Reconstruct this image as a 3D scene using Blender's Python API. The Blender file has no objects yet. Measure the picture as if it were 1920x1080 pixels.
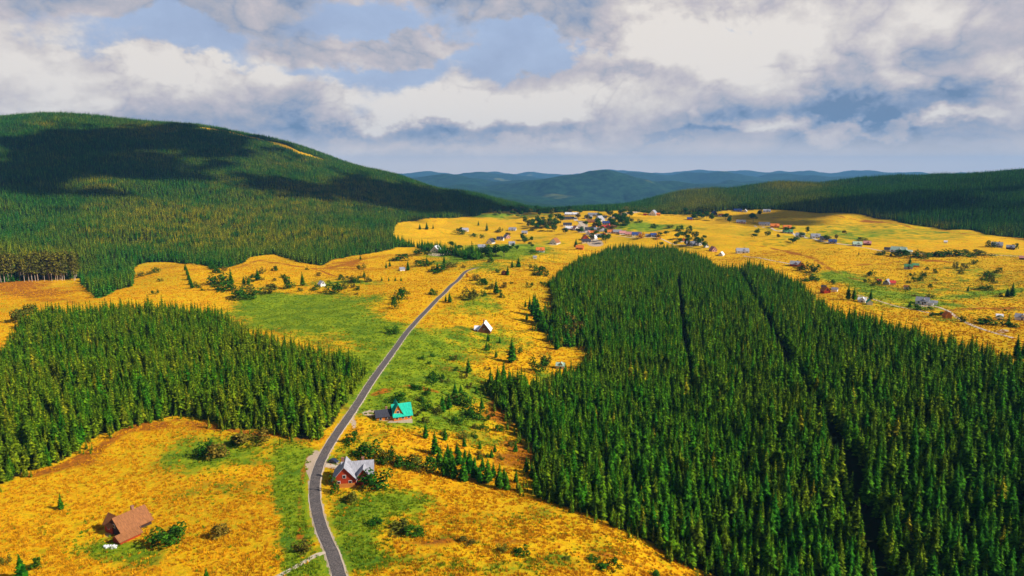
import bpy, math, random
import numpy as np
R = math.radians
S = bpy.context.scene
COL = S.collection
# ------------------------------------------------------------------ camera
F = 1270.0                      # focal length in pixels of a 1920 wide picture
PITCH = R(9.8)
CZ = 118.0
cam = bpy.data.cameras.new('camera'); camo = bpy.data.objects.new('camera', cam); COL.objects.link(camo)
cam.sensor_width = 36.0; cam.lens = 36.0*F/1920; cam.clip_start = 1.0; cam.clip_end = 90000.0
camo.location = (0, 0, CZ); camo.rotation_euler = (R(90)-PITCH, 0, 0)
S.camera = camo
S.render.resolution_x = 1024; S.render.resolution_y = 576
# ------------------------------------------------------------------ light
SUN_AZ = R(106)                 # clockwise from the view direction (+Y)
SUN_EL = R(37)
sun = bpy.data.lights.new('sun', 'SUN'); suno = bpy.data.objects.new('sun', sun); COL.objects.link(suno)
sun.energy = 5.0; sun.angle = R(0.5); sun.color = (1.0, 0.95, 0.86)
suno.rotation_euler = (R(90)-SUN_EL, 0, math.pi-SUN_AZ)
suno.location = (0, 0, 400)
S.view_settings.view_transform = 'Standard'; S.view_settings.look = 'None'
S.view_settings.gamma = 1.0; S.view_settings.exposure = 0.28
S.view_settings.use_curve_mapping = False
S.cycles.volume_bounces = 0
S.cycles.max_bounces = 5; S.cycles.diffuse_bounces = 2; S.cycles.transparent_max_bounces = 4

def pdir(px, py):
    u = (px-960.0)/F; v = (540.0-py)/F
    return np.array([u, math.cos(PITCH)+v*math.sin(PITCH), -math.sin(PITCH)+v*math.cos(PITCH)])
def azel(px, py):
    d = pdir(px, py); return math.atan2(d[0], d[1]), math.atan2(d[2], math.hypot(d[0], d[1]))

# ------------------------------------------------------------------ node helper
class NT:
    def __init__(s, tree): s.t = tree; s.t.nodes.clear()
    def n(s, typ, ins=None, **kw):
        nd = s.t.nodes.new(typ)
        for k, v in kw.items(): setattr(nd, k, v)
        if ins:
            for k, v in ins.items():
                sock = nd.inputs[k]
                if isinstance(v, bpy.types.NodeSocket): s.t.links.new(v, sock)
                else: sock.default_value = v
        return nd
    def m(s, op, a, b=0.0, c=0.0, clamp=False):
        nd = s.t.nodes.new('ShaderNodeMath'); nd.operation = op; nd.use_clamp = clamp
        for i, v in enumerate((a, b, c)):
            if isinstance(v, bpy.types.NodeSocket): s.t.links.new(v, nd.inputs[i])
            else: nd.inputs[i].default_value = v
        return nd.outputs[0]
    def mix(s, f, a, b, blend='MIX'):
        nd = s.t.nodes.new('ShaderNodeMix'); nd.data_type = 'RGBA'; nd.blend_type = blend
        for k, v in ((0, f), (6, a), (7, b)):
            if isinstance(v, bpy.types.NodeSocket): s.t.links.new(v, nd.inputs[k])
            else: nd.inputs[k].default_value = (*v, 1) if isinstance(v, tuple) and len(v) == 3 else v
        return nd.outputs[2]
    def noise(s, vec, scale, detail=4, rough=0.55, dist=0.0, col=False):
        nd = s.n('ShaderNodeTexNoise', {'Vector': vec, 'Scale': scale, 'Detail': detail, 'Roughness': rough, 'Distortion': dist})
        return nd.outputs[1 if col else 0]
    def sstep(s, v, a, b, lo=0.0, hi=1.0):
        nd = s.n('ShaderNodeMapRange', {'Value': v, 'From Min': a, 'From Max': b, 'To Min': lo, 'To Max': hi}, interpolation_type='SMOOTHSTEP')
        return nd.outputs[0]
    def attr(s, name, inst=False):
        return s.n('ShaderNodeAttribute', attribute_name=name, attribute_type='INSTANCER' if inst else 'GEOMETRY').outputs['Fac']

# ------------------------------------------------------------------ sky
w = bpy.data.worlds.new('World'); S.world = w; w.use_nodes = True
T = NT(w.node_tree)
tc = T.n('ShaderNodeTexCoord').outputs['Generated']
sx = T.n('ShaderNodeSeparateXYZ', {0: tc})
AZ = T.m('ARCTAN2', sx.outputs[0], sx.outputs[1]); EL = T.m('ARCSINE', sx.outputs[2])
sky = T.n('ShaderNodeTexSky', sky_type='NISHITA', sun_disc=False, sun_elevation=SUN_EL, sun_rotation=SUN_AZ, altitude=600, air_density=1.0, dust_density=1.2, ozone_density=2.0)
comb = T.n('ShaderNodeCombineXYZ', {0: AZ, 1: T.m('MULTIPLY', EL, 1.5), 2: 0.37}).outputs[0]
# noise-warped angles so that every cloud edge billows
wn = T.noise(comb, 7.0, 5, 0.62, 0.0, True); ws = T.n('ShaderNodeSeparateXYZ', {0: wn})
wn2 = T.noise(comb, 2.6, 2, 0.5, 0.0, True); ws2 = T.n('ShaderNodeSeparateXYZ', {0: wn2})
AW = T.m('ADD', T.m('ADD', AZ, T.m('MULTIPLY', T.m('SUBTRACT', ws.outputs[0], .5), .22)), T.m('MULTIPLY', T.m('SUBTRACT', ws2.outputs[0], .5), .10))
EW = T.m('ADD', EL, T.m('MULTIPLY', T.m('SUBTRACT', ws.outputs[1], .5), .13))
def field(blobs, start):
    acc = start
    for px, py, rx, ry, val in blobs:
        a, e = azel(px, py)
        dx = T.m('MULTIPLY', T.m('SUBTRACT', AW, a), F/rx*0.82); dy = T.m('MULTIPLY', T.m('SUBTRACT', EW, e), F/ry*0.95)
        r2 = T.m('ADD', T.m('MULTIPLY', dx, dx), T.m('MULTIPLY', dy, dy))
        g = T.m('EXPONENT', T.m('MULTIPLY', T.m('POWER', r2, 1.4), -0.8))
        acc = T.m('MULTIPLY_ADD', g, val, acc)
    return acc
n1 = T.noise(comb, 3.2, 7, 0.6, 0.2)
n2 = T.noise(comb, 13.0, 7, 0.62, 0.0)
# cover: where there is cloud at all (the clear strips come first)
cover = field([(430, 80, 430, 60, -.62), (990, 85, 80, 42, -.75), (180, 60, 150, 40, -.35), (1358, 25, 10, 36, -.45), (1090, 75, 40, 50, -.45), (740, 30, 180, 28, -.55),
               (1820, 60, 60, 20, .3), (1450, 60, 500, 130, .3), (90, 130, 260, 50, .3), (380, 150, 150, 40, .3), (1130, 60, 60, 50, .3), (620, 88, 190, 20, .42), (850, 72, 120, 26, .38), (60, 40, 130, 40, .42), (510, 25, 120, 30, .45), (300, 20, 90, 16, .25), (1040, 125, 60, 30, .35), (930, 20, 120, 20, .3)],
              T.m('MULTIPLY_ADD', n1, 1.3, T.m('MULTIPLY_ADD', n2, .5, -.22)))
mask = T.sstep(cover, 0.26, 0.52)
# light: how bright the cloud is
lum = field([(745, 185, 195, 66, .62), (640, 215, 70, 30, .2), (860, 165, 90, 45, .15), (60, 135, 190, 50, .36), (330, 150, 150, 42, .40), (480, 110, 130, 40, .26), (850, 75, 150, 34, .24),
             (1290, 80, 190, 95, .44), (1560, 60, 260, 60, .26), (1740, 150, 240, 62, .26), (1180, 215, 190, 50, .34), (1060, 190, 90, 35, .16), (1440, 240, 80, 14, .42), (1650, 246, 120, 13, .46), (1250, 60, 90, 60, .2), (1400, 110, 120, 60, .15), (1000, 220, 200, 40, .16), (200, 200, 300, 30, .1), (1620, 30, 200, 30, .18), (1900, 200, 70, 45, .34),
             (770, 283, 150, 7, .25), (1000, 272, 120, 8, .2), (500, 30, 110, 34, .14), (60, 30, 130, 40, .14),
             (1560, 215, 240, 26, -.52), (1330, 165, 130, 24, -.20), (800, 248, 230, 15, -.48), (560, 195, 50, 48, -.34), (430, 172, 60, 14, -.18), (1170, 135, 60, 20, -.25),
             (1800, 215, 130, 20, -.1), (1680, 100, 130, 22, -.17), (1890, 60, 120, 50, -.14), (1600, 120, 90, 14, -.16), (1130, 30, 60, 40, -.22), (1290, 262, 90, 8, -.3), (1720, 262, 120, 8, -.3), (330, 215, 150, 20, -.06)],
            T.m('ADD', T.m('MULTIPLY_ADD', T.m('SUBTRACT', n2, .5), 1.3, .38), T.m('MULTIPLY', T.m('SUBTRACT', n1, .5), .7)))
bl = T.m('ABSOLUTE', T.m('MULTIPLY_ADD', T.noise(comb, 6.5, 5, .55, .3), 2.0, -1.0))
lum = T.m('ADD', lum, T.m('MULTIPLY_ADD', T.m('SQRT', bl), .62, -.26))
ramp = T.n('ShaderNodeValToRGB', {0: lum}); cr = ramp.color_ramp
cr.elements[0].position = 0.0; cr.elements[0].color = (.14, .21, .33, 1)
cr.elements[1].position = 1.0; cr.elements[1].color = (.70, .655, .61, 1)
for p, c in ((.20, (.23, .29, .41)), (.42, (.36, .37, .43)), (.62, (.47, .44, .47)), (.82, (.59, .55, .53))):
    e = cr.elements.new(p); e.color = (*c, 1)
cloud = ramp.outputs[0]
blue = T.mix(1.0, T.mix(T.sstep(EL, 0.02, 0.55), (.36, .43, .57), (.23, .35, .59)), T.n('ShaderNodeCombineXYZ', {0: T.m('MULTIPLY_ADD', n2, .5, .75), 1: T.m('MULTIPLY_ADD', n2, .5, .75), 2: T.m('MULTIPLY_ADD', n2, .4, .8)}).outputs[0], 'MULTIPLY')
seen = T.mix(mask, blue, cloud)
hz = T.sstep(EL, 0.005, 0.06, 1.0, 0.0)
seen = T.mix(T.m('MULTIPLY', hz, .9), seen, (.90, .76, .64))
scaled = T.n('ShaderNodeVectorMath', {0: seen, 3: 16.7}, operation='SCALE').outputs[0]
high = T.sstep(EL, R(15.5), R(30))                       # overhead the cloud deck breaks into plain clear sky
final = T.mix(high, scaled, sky.outputs[0])
bg = T.n('ShaderNodeBackground', {0: final, 1: 0.06})
T.n('ShaderNodeOutputWorld', {0: bg.outputs[0]})

# ------------------------------------------------------------------ terrain
def smooth(a, b, x):
    t = np.clip((x-a)/(b-a), 0, 1); return t*t*(3-2*t)
def cp(px, py, Y, h=0.0):
    d = pdir(px, py); t = Y/d[1]
    return (d[0]*t, Y, CZ+d[2]*t-h)
CP = [(x, y, 0) for x in (-260, -90, 60) for y in (60, 160)] + [(-700, -300, 10), (0, -400, 5), (700, -300, 20), (-500, 100, 14), (400, 60, 22), (600, 250, 30), (-600, 400, 14)]
CP += [(-150, 250, 0), (-60, 230, 0), (-60, 350, 0), (-150, 400, 2), (-300, 350, 4), (-60, 520, 0), (-200, 600, 3), (-60, 750, 0), (60, 600, -2), (-350, 650, 8)]
# little stream valley along the edge of the big forest
CP += [cp(1330, 1090, 205), cp(1180, 1000, 219), cp(1010, 925, 250), cp(960, 800, 335), cp(1000, 700, 425), (70, 560, -9)]
CP += [(130, 300, 2), (200, 300, 8), (300, 350, 16), (160, 500, 2), (300, 520, 8), (150, 750, 2), (420, 430, 12), (420, 600, 6), (520, 700, 12)]
# village plateau and the meadows on its right
CP += [cp(1110, 440, 1300), cp(1000, 450, 1250), cp(850, 440, 1300), cp(900, 480, 960), cp(1440, 425, 1290), cp(1600, 465, 930), cp(1250, 412, 1550), cp(1390, 475, 960),
       cp(1700, 520, 720), cp(1900, 500, 800), cp(1500, 402, 1500), cp(1650, 412, 1380), cp(1800, 432, 1180), cp(1920, 442, 1100), cp(1160, 396, 1800), cp(1050, 397, 1850), cp(980, 398, 1850)]
# right hill crest (tree tops, 17 m trees)
for px, py, Y in ((1160, 384, 2050), (1250, 368, 2150), (1350, 352, 2250), (1440, 337, 2350), (1560, 343, 2200), (1700, 338, 2000), (1800, 327, 1900), (1920, 317, 1800), (2200, 300, 1750)):
    CP.append(cp(px, py, Y, 17))
CP += [(2600, 900, 120), (1400, 600, 60), (1500, 3200, 20), (2600, 3000, 60), (800, 3200, -60), (3800, 1500, 160)]
# left mountain: foot, slope, crest
CP += [cp(0, 525, 760), cp(150, 525, 790), cp(330, 500, 830), cp(500, 485, 930), cp(650, 480, 980), cp(740, 440, 1250), cp(860, 408, 1600)]
for px, py, Y in ((0, 206, 2350), (150, 211, 2400), (300, 220, 2450), (400, 233, 2500), (480, 246, 2500), (560, 270, 2480), (640, 294, 2430), (700, 313, 2380), (760, 331, 2320), (830, 350, 2250), (900, 368, 2180), (980, 388, 2080), (-300, 210, 2300)):
    CP.append(cp(px, py, Y, 18))
CP += [cp(0, 400, 1150, 15), cp(200, 400, 1200, 15), cp(400, 410, 1250, 15), cp(600, 400, 1450, 15), cp(0, 300, 1650, 15), cp(200, 300, 1700, 15), cp(400, 320, 1700, 15), cp(600, 340, 1850, 15), cp(760, 380, 1750, 15)]
CP += [(-1600, 3300, 180), (-900, 3300, 80), (-300, 3200, -20), (-2900, 2600, 320), (-2400, 900, 190), (-1400, 400, 80), (200, 2800, -60), (-3800, 1500, 300)]
CP = np.array(CP, float); SC = 1000.0
def tps_k(r2): return np.where(r2 > 0, 0.5*r2*np.log(np.maximum(r2, 1e-12)), 0.0)
_P = CP[:, :2]/SC; _n = len(CP)
_A = np.zeros((_n+3, _n+3)); _d = ((_P[:, None]-_P[None])**2).sum(-1)
_A[:_n, :_n] = tps_k(_d)+np.eye(_n)*2e-4; _A[:_n, _n] = 1; _A[:_n, _n+1:] = _P; _A[_n, :_n] = 1; _A[_n+1:, :_n] = _P.T
_W = np.linalg.solve(_A, np.r_[CP[:, 2], 0, 0, 0])
_rng = np.random.RandomState(7)
_WAV = [(_rng.uniform(0, 2*math.pi), L, _rng.uniform(0, 6.28), a) for L, a in ((620, 3), (340, 2.2), (210, 1.4), (150, 1.0), (95, .7), (60, .35)) for _ in range(2)]
_FAR = [  # centre x, y, radius x, radius y, height : the blue ranges beyond the valley
    (-900, 6400, 1500, 650, 120), (-50, 5200, 520, 420, 65), (650, 5300, 700, 350, 20), (900, 8200, 1000, 700, 150), (1900, 8300, 1300, 700, 130), (-1500, 8600, 2100, 700, 190), (300, 10500, 1800, 800, 190), (3200, 9600, 2600, 900, 165),
    (-3200, 11500, 3500, 1100, 250), (2500, 13500, 3000, 1000, 230), (6500, 14000, 4000, 1500, 250), (-800, 15500, 3500, 1200, 300), (10000, 19000, 6000, 2000, 320), (3500, 21000, 7000, 1500, 310), (-7000, 19000, 6000, 2000, 380), (9500, 9000, 4000, 2000, 120), (-9500, 9000, 3500, 2500, 200)]
def hill_noise(x, y):
    z = np.zeros_like(x)
    r = np.random.RandomState(3)
    for L, a in ((2900, 34), (1700, 22), (1000, 17), (620, 9), (390, 4)):
        for _ in range(3):
            t = r.uniform(0, 6.28); z = z+a*np.sin((x*math.cos(t)+y*math.sin(t))*6.283/L+r.uniform(0, 6.28)+1.3*np.sin((x*math.sin(t)-y*math.cos(t))*6.283/(L*1.7)))
    return z
def H(x, y):
    x = np.asarray(x, float); y = np.asarray(y, float); sh = x.shape; x = x.ravel(); y = y.ravel()
    out = np.empty_like(x)
    for i in range(0, len(x), 60000):
        X = x[i:i+60000]; Y = y[i:i+60000]
        xc = np.clip(X, -4200, 4200)/SC; yc = np.clip(Y, -900, 3600)/SC
        r2 = (xc[:, None]-_P[None, :, 0])**2+(yc[:, None]-_P[None, :, 1])**2
        z = tps_k(r2)@_W[:_n]+_W[_n]+_W[_n+1]*xc+_W[_n+2]*yc
        d = np.hypot(X, Y); amp = smooth(250, 1500, d)*.9+.25
        for t, L, ph, a in _WAV: z = z+amp*a*np.sin((X*math.cos(t)+Y*math.sin(t))*6.283/L+ph)
        zf = -215+hill_noise(X, Y)*.7
        for cx, cy, rx, ry, h in _FAR: zf = zf+h*(1.0 if cy < 11000 else .78)*np.exp(-((X-cx)/rx)**2-((Y-cy)/ry)**2)
        zf = zf+smooth(12000, 24000, d)*15
        k = smooth(2700, 4300, d)
        out[i:i+60000] = z*(1-k)+zf*k
    return out.reshape(sh)
_T = np.exp(np.linspace(math.log(110), math.log(26000), 2600))
def at(px, py, h=0.0):
    """world point where the sight line meets the ground raised by h; returns x, y, ground z, distance"""
    d = pdir(px, py); X = d[0]*_T; Y = d[1]*_T; Z = CZ+d[2]*_T; g = H(X, Y)+h
    k = np.argmax(Z < g)
    if k == 0: k = len(_T)-1
    a = Z[k-1]-g[k-1]; b = Z[k]-g[k]; f = a/(a-b) if a != b else 0
    t = _T[k-1]+(_T[k]-_T[k-1])*f
    return float(d[0]*t), float(d[1]*t), float(H(np.array([d[0]*t]), np.array([d[1]*t]))[0]), float(t)
def poly(pts):  # (px,py[,h]) -> world polygon
    return np.array([at(*p)[:2] for p in pts])
def inside(P, x, y):
    c = np.zeros(x.shape, bool); n = len(P)
    for i in range(n):
        x1, y1 = P[i]; x2, y2 = P[(i+1) % n]
        if y1 == y2: continue
        c ^= ((y1 > y) != (y2 > y)) & (x < (x2-x1)*(y-y1)/(y2-y1)+x1)
    return c
def dline(L, x, y):
    d = np.full(x.shape, 1e9)
    for i in range(len(L)-1):
        ax, ay = L[i]; bx, by = L[i+1]; vx, vy = bx-ax, by-ay; t = np.clip(((x-ax)*vx+(y-ay)*vy)/(vx*vx+vy*vy+1e-9), 0, 1)
        d = np.minimum(d, np.hypot(x-ax-t*vx, y-ay-t*vy))
    return d

TH = 14.0
FOREST_R = poly([(1560, 1400), (1420, 1130), (1330, 1083), (1260, 1048), (1215, 1020), (1170, 1000), (1120, 975), (1080, 960), (1030, 945), (985, 925), (990, 900), (1015, 880), (1005, 850), (985, 825), (962, 800), (935, 765),
    (915, 740), (918, 722), (950, 722), (985, 730), (1008, 735), (1022, 738), (1045, 712), (1085, 706), (1104, 675), (1098, 650), (1060, 652), (1038, 650), (1030, 628), (1005, 618), (1022, 590), (1040, 600), (1036, 560), (1028, 535),
    (1035, 507, TH), (1060, 487, TH), (1110, 467, TH), (1160, 454, TH), (1260, 456, TH), (1290, 464, TH), (1330, 475, TH), (1355, 492, TH), (1380, 489, TH), (1405, 485, TH), (1450, 492, TH), (1500, 516, TH), (1540, 548, TH), (1580, 569, TH), (1620, 575, TH), (1680, 588, TH), (1740, 602, TH), (1800, 616, TH), (1860, 630, TH), (1920, 645, TH), (2150, 700, TH), (2400, 800, TH), (2500, 1400)])
FOREST_L = poly([(-500, 1150), (-150, 990), (0, 915), (60, 885), (140, 858), (160, 832), (200, 815), (240, 802), (290, 790), (330, 782), (390, 792), (425, 806), (500, 812), (560, 828), (600, 822), (635, 795), (655, 755), (668, 725), (690, 700),
    (692, 664, TH), (640, 640, TH), (600, 633, TH), (540, 620, TH), (500, 607, TH), (465, 602, TH), (430, 572, TH), (380, 562, TH), (300, 552, TH), (220, 552, TH), (150, 562, TH), (90, 560, TH), (40, 572, TH), (25, 600, TH), (0, 632, TH), (-200, 700, TH), (-500, 800, TH)])
FOREST_M = poly([(-900, 600), (-300, 545), (0, 530), (70, 525), (150, 522), (165, 545), (185, 560), (215, 545), (250, 536), (252, 498), (275, 492), (330, 492), (380, 497), (420, 503), (470, 482), (515, 477), (560, 492), (605, 498), (650, 482), (700, 474), (740, 466), (736, 440), (745, 418), (790, 411), (840, 409), (900, 403), (940, 397), (985, 395)]) 
FOREST_M = np.vstack([FOREST_M, [[100, 1900], [200, 2300], [100, 2600], [-600, 3000], [-3300, 3000], [-3300, 700]]])
FOREST_D = poly([(1000, 398), (1060, 397), (1120, 396), (1180, 396), (1250, 402), (1320, 399), (1370, 394), (1450, 393), (1560, 399), (1650, 410), (1700, 420), (1750, 427), (1850, 440), (1920, 447), (2300, 500)])
FOREST_D = np.vstack([FOREST_D, [[2300, 900], [2600, 2600], [1200, 2900], [0, 2900], [0, 2050]]])
STRIP = poly([(736, 442, 8), (780, 452, 10), (830, 460, 12), (880, 462, 12), (905, 470, 8), (895, 488), (850, 480), (832, 470), (800, 464), (760, 464), (736, 464)])
CUT = [(1385, 488, 15), (1440, 570, 14), (1482, 650, 13), (1530, 715, 12), (1575, 790, 12), (1612, 880, 12), (1645, 975, 12), (1690, 1100, 12)]
CUTL = np.array([at(*p)[:2] for p in CUT])
CUT2 = np.array([at(*p)[:2] for p in [(1272, 500, 14), (1285, 620, 13), (1302, 720, 12)]])
SKI = np.array([at(*p)[:2] for p in [(385, 238, 4), (430, 246, 4), (480, 258, 4), (560, 285, 4), (600, 298, 4)]])
ROAD_PX = [(690, 1230), (660, 1150), (638, 1085), (622, 1035), (603, 990), (592, 945), (590, 910), (596, 880), (610, 848), (632, 812), (660, 772), (692, 722), (722, 680), (745, 648), (783, 600), (818, 563), (850, 532), (868, 514), (886, 504), (898, 502)]
def spline(P, step=2.5):
    P = np.array(P, float); out = []
    Q = np.vstack([2*P[0]-P[1], P, 2*P[-1]-P[-2]])
    for i in range(1, len(Q)-2):
        n = max(2, int(np.hypot(*(Q[i+1]-Q[i]))/step))
        for t in np.arange(n)/n:
            out.append(.5*((2*Q[i])+(-Q[i-1]+Q[i+1])*t+(2*Q[i-1]-5*Q[i]+4*Q[i+1]-Q[i+2])*t*t+(-Q[i-1]+3*Q[i]-3*Q[i+1]+Q[i+2])*t**3))
    out.append(P[-1]); return np.array(out)
ROAD = spline([at(*p)[:2] for p in ROAD_PX])

# ------------------------------------------------------------------ materials
MATS = {}
def finish(T, base, rough=.9, bump=None, spec=.15, strength=.4, dist=.3):
    ins = {'Base Color': base, 'Roughness': rough, 'Specular IOR Level': spec}
    if bump is not None:
        ins['Normal'] = T.n('ShaderNodeBump', {'Height': bump, 'Strength': strength, 'Distance': dist}).outputs[0]
    b = T.n('ShaderNodeBsdfPrincipled', ins); T.n('ShaderNodeOutputMaterial', {0: b.outputs[0]})
def newmat(name):
    m = bpy.data.materials.new(name); m.use_nodes = True; MATS[name] = m; return m, NT(m.node_tree)
def plain(name, c, var=.35, scale=1.2, rough=.85, spec=.2, stretch=(1, 1, 1)):
    if name in MATS: return MATS[name]
    m, T = newmat(name)
    co = T.n('ShaderNodeMapping', {0: T.n('ShaderNodeTexCoord').outputs['Object'], 'Scale': stretch}).outputs[0]
    a = T.noise(co, scale, 5, .6)
    f = T.m('MULTIPLY_ADD', T.m('SUBTRACT', a, .5), var*2.4, 1.0)
    col = T.n('ShaderNodeVectorMath', {0: tuple(c), 3: f}, operation='SCALE').outputs[0]
    finish(T, col, rough, a, spec, .3, .05)
    return m
def leafmat(name, c1, c2, inst=False):
    m, T = newmat(name)
    info = T.n('ShaderNodeObjectInfo'); rnd = info.outputs['Random']
    geo = T.n('ShaderNodeNewGeometry')
    isl = geo.outputs['Random Per Island']
    k = T.m('MULTIPLY_ADD', isl, .35, T.m('MULTIPLY', T.m('POWER', rnd, 1.5), .65))
    col = T.mix(k, c1, c2)
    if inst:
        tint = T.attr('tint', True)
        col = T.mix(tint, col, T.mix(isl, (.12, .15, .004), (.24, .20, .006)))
    b = T.n('ShaderNodeVectorMath', {0: col, 3: T.m('MULTIPLY_ADD', T.m('POWER', isl, 2.0), 1.5, .45)}, operation='SCALE').outputs[0]
    finish(T, b, .8, None, .03)
    return m
M_SPR = leafmat('spruce_needles', (.009, .105, .003), (.062, .165, .003), True)
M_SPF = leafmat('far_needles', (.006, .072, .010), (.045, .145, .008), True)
M_SPI = leafmat('spruce_needles_single', (.009, .095, .004), (.055, .150, .004))
M_PIN = leafmat('pine_needles', (.075, .085, .010), (.17, .14, .012))
M_BUD = leafmat('leaf_dark', (.010, .075, .005), (.05, .13, .006))
M_BUO = leafmat('leaf_olive', (.075, .10, .010), (.16, .15, .014))
M_BUB = leafmat('leaf_brown', (.075, .075, .010), (.20, .135, .014))
M_BUG = leafmat('leaf_gold', (.55, .22, .01), (.75, .34, .01))
M_BRK = plain('bark', (.10, .065, .045), .4, 3); M_BRP = plain('pale_bark', (.62, .48, .36), .4, 2)

# ground
m, T = newmat('meadow'); M_GROUND = m
pos = T.n('ShaderNodeNewGeometry').outputs['Position']
flat = T.n('ShaderNodeVectorMath', {0: pos, 1: (1, 1, .25)}, operation='MULTIPLY').outputs[0]
nA = T.noise(flat, .012, 5, .6, .6); nB = T.noise(flat, .06, 5, .62, .4); nC = T.noise(flat, .45, 6, .7); nD = T.noise(flat, 1.6, 3, .7); nG = T.noise(flat, .16, 5, .75)
gold = T.mix(T.sstep(nB, .35, .68), (.82, .47, .005), (.74, .35, .004))
gold = T.mix(T.sstep(nA, .46, .70), gold, (.52, .34, .006))
gold = T.mix(T.sstep(nC, .54, .66), gold, (.86, .52, .015))
gold = T.mix(T.sstep(nC, .47, .36), gold, (.52, .23, .004))
gold = T.mix(T.sstep(nD, .53, .66, 0, .8), gold, (.36, .19, .006))
gold = T.mix(T.sstep(nG, .52, .66, 0, .8), gold, (.44, .35, .005))
gold = T.mix(T.sstep(nG, .46, .34, 0, .7), gold, (.70, .26, .004))
green = T.mix(T.sstep(nC, .35, .65), (.13, .24, .008), (.30, .36, .010))
green = T.mix(T.sstep(nB, .42, .66), green, (.075, .17, .010))
green = T.mix(T.sstep(nD, .54, .68, 0, .8), green, (.42, .36, .01))
green = T.mix(T.sstep(nG, .45, .33, 0, .8), green, (.04, .11, .008))
ga = T.m('ADD', T.attr('green'), T.m('MULTIPLY', T.m('SUBTRACT', T.m('MULTIPLY_ADD', nB, .5, T.m('MULTIPLY_ADD', nC, .25, T.m('MULTIPLY', nG, .25))), .5), 3.0))
col = T.mix(T.sstep(ga, .26, .82), gold, green)
dry = T.mix(T.sstep(nC, .35, .65), (.50, .16, .008), (.24, .085, .012))
col = T.mix(T.sstep(T.m('ADD', T.attr('dry'), T.m('MULTIPLY', T.m('SUBTRACT', nB, .5), 1.6)), .38, .8), col, dry)
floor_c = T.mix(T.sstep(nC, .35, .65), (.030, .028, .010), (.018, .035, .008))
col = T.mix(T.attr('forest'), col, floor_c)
grav = T.mix(nC, (.62, .45, .30), (.42, .32, .24))
col = T.mix(T.sstep(T.m('ADD', T.attr('gravel'), T.m('MULTIPLY', T.m('SUBTRACT', nC, .5), .9)), .4, .7), col, grav)
# distant country: woods and pale clearings
nE = T.noise(flat, .0011, 6, .62, .5); nF = T.noise(flat, .011, 6, .75)
farc = T.mix(T.sstep(nF, .35, .65), (.003, .018, .014), (.022, .070, .030))
farc = T.mix(T.sstep(nE, .60, .66, 0, .6), farc, T.mix(nF, (.25, .22, .06), (.10, .14, .04)))
col = T.mix(T.attr('far'), col, farc)
bh = T.m('ADD', T.m('MULTIPLY', nC, .8), T.m('MULTIPLY', nD, .35))
bh = T.m('ADD', bh, T.m('MULTIPLY', T.m('MULTIPLY', nF, 14.0), T.attr('far')))
finish(T, col, .95, bh, .05, .9, .8)

# ------------------------------------------------------------------ ground mesh (polar sheet)
rad = np.concatenate([np.exp(np.linspace(math.log(15), math.log(150), 60, endpoint=False)), np.exp(np.linspace(math.log(150), math.log(3200), 720, endpoint=False)), np.exp(np.linspace(math.log(3200), math.log(24500), 230))])
ang = np.concatenate([np.linspace(-180, -46, 70, endpoint=False), np.linspace(-46, 46, 620, endpoint=False), np.linspace(46, 180, 70, endpoint=False)])
ang = np.radians(ang); nr, na = len(rad), len(ang)
GX = rad[:, None]*np.sin(ang)[None]; GY = rad[:, None]*np.cos(ang)[None]; GZ = H(GX, GY)
idx = np.arange(nr*na).reshape(nr, na); q = np.stack([idx[:-1], np.roll(idx, -1, 1)[:-1], np.roll(idx, -1, 1)[1:], idx[1:]], -1).reshape(-1, 4)
me = bpy.data.meshes.new('ground'); nv = nr*na
me.vertices.add(nv); me.vertices.foreach_set('co', np.stack([GX, GY, GZ], -1).astype(np.float32).ravel())
me.loops.add(len(q)*4); me.loops.foreach_set('vertex_index', q[:, ::-1].ravel().astype(np.int32))
me.polygons.add(len(q)); me.polygons.foreach_set('loop_start', np.arange(0, len(q)*4, 4, dtype=np.int32)); me.polygons.foreach_set('loop_total', np.full(len(q), 4, np.int32))
me.polygons.foreach_set('use_smooth', np.ones(len(q), bool)); me.update(calc_edges=True)
fx, fy = GX.ravel(), GY.ravel(); fd = np.hypot(fx, fy)
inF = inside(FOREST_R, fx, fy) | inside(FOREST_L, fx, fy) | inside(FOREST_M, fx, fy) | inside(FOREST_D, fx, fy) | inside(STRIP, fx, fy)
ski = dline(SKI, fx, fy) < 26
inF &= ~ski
def blobs(L, warp=.22):
    out = np.zeros(nv)
    wx = np.sin(fx/31+np.sin(fy/23)*1.7)*warp; wy = np.sin(fy/27+np.sin(fx/19)*1.9)*warp
    for px, py, rx, ry, v in L:
        c = np.array(at(px, py)[:2]); a = np.array(at(px+rx, py)[:2])-c
        up = np.array(at(px, py-ry*.9)[:2]); dn = np.array(at(px, min(py+ry*.9, 1300))[:2]); b = (up-dn)/2
        Mi = np.linalg.inv(np.array([a, b]).T); e = Mi@np.array([fx-c[0], fy-c[1]])
        r = np.hypot(e[0]+wx, e[1]+wy); out += v*np.exp(-r**3*.7)
    return out
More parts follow.
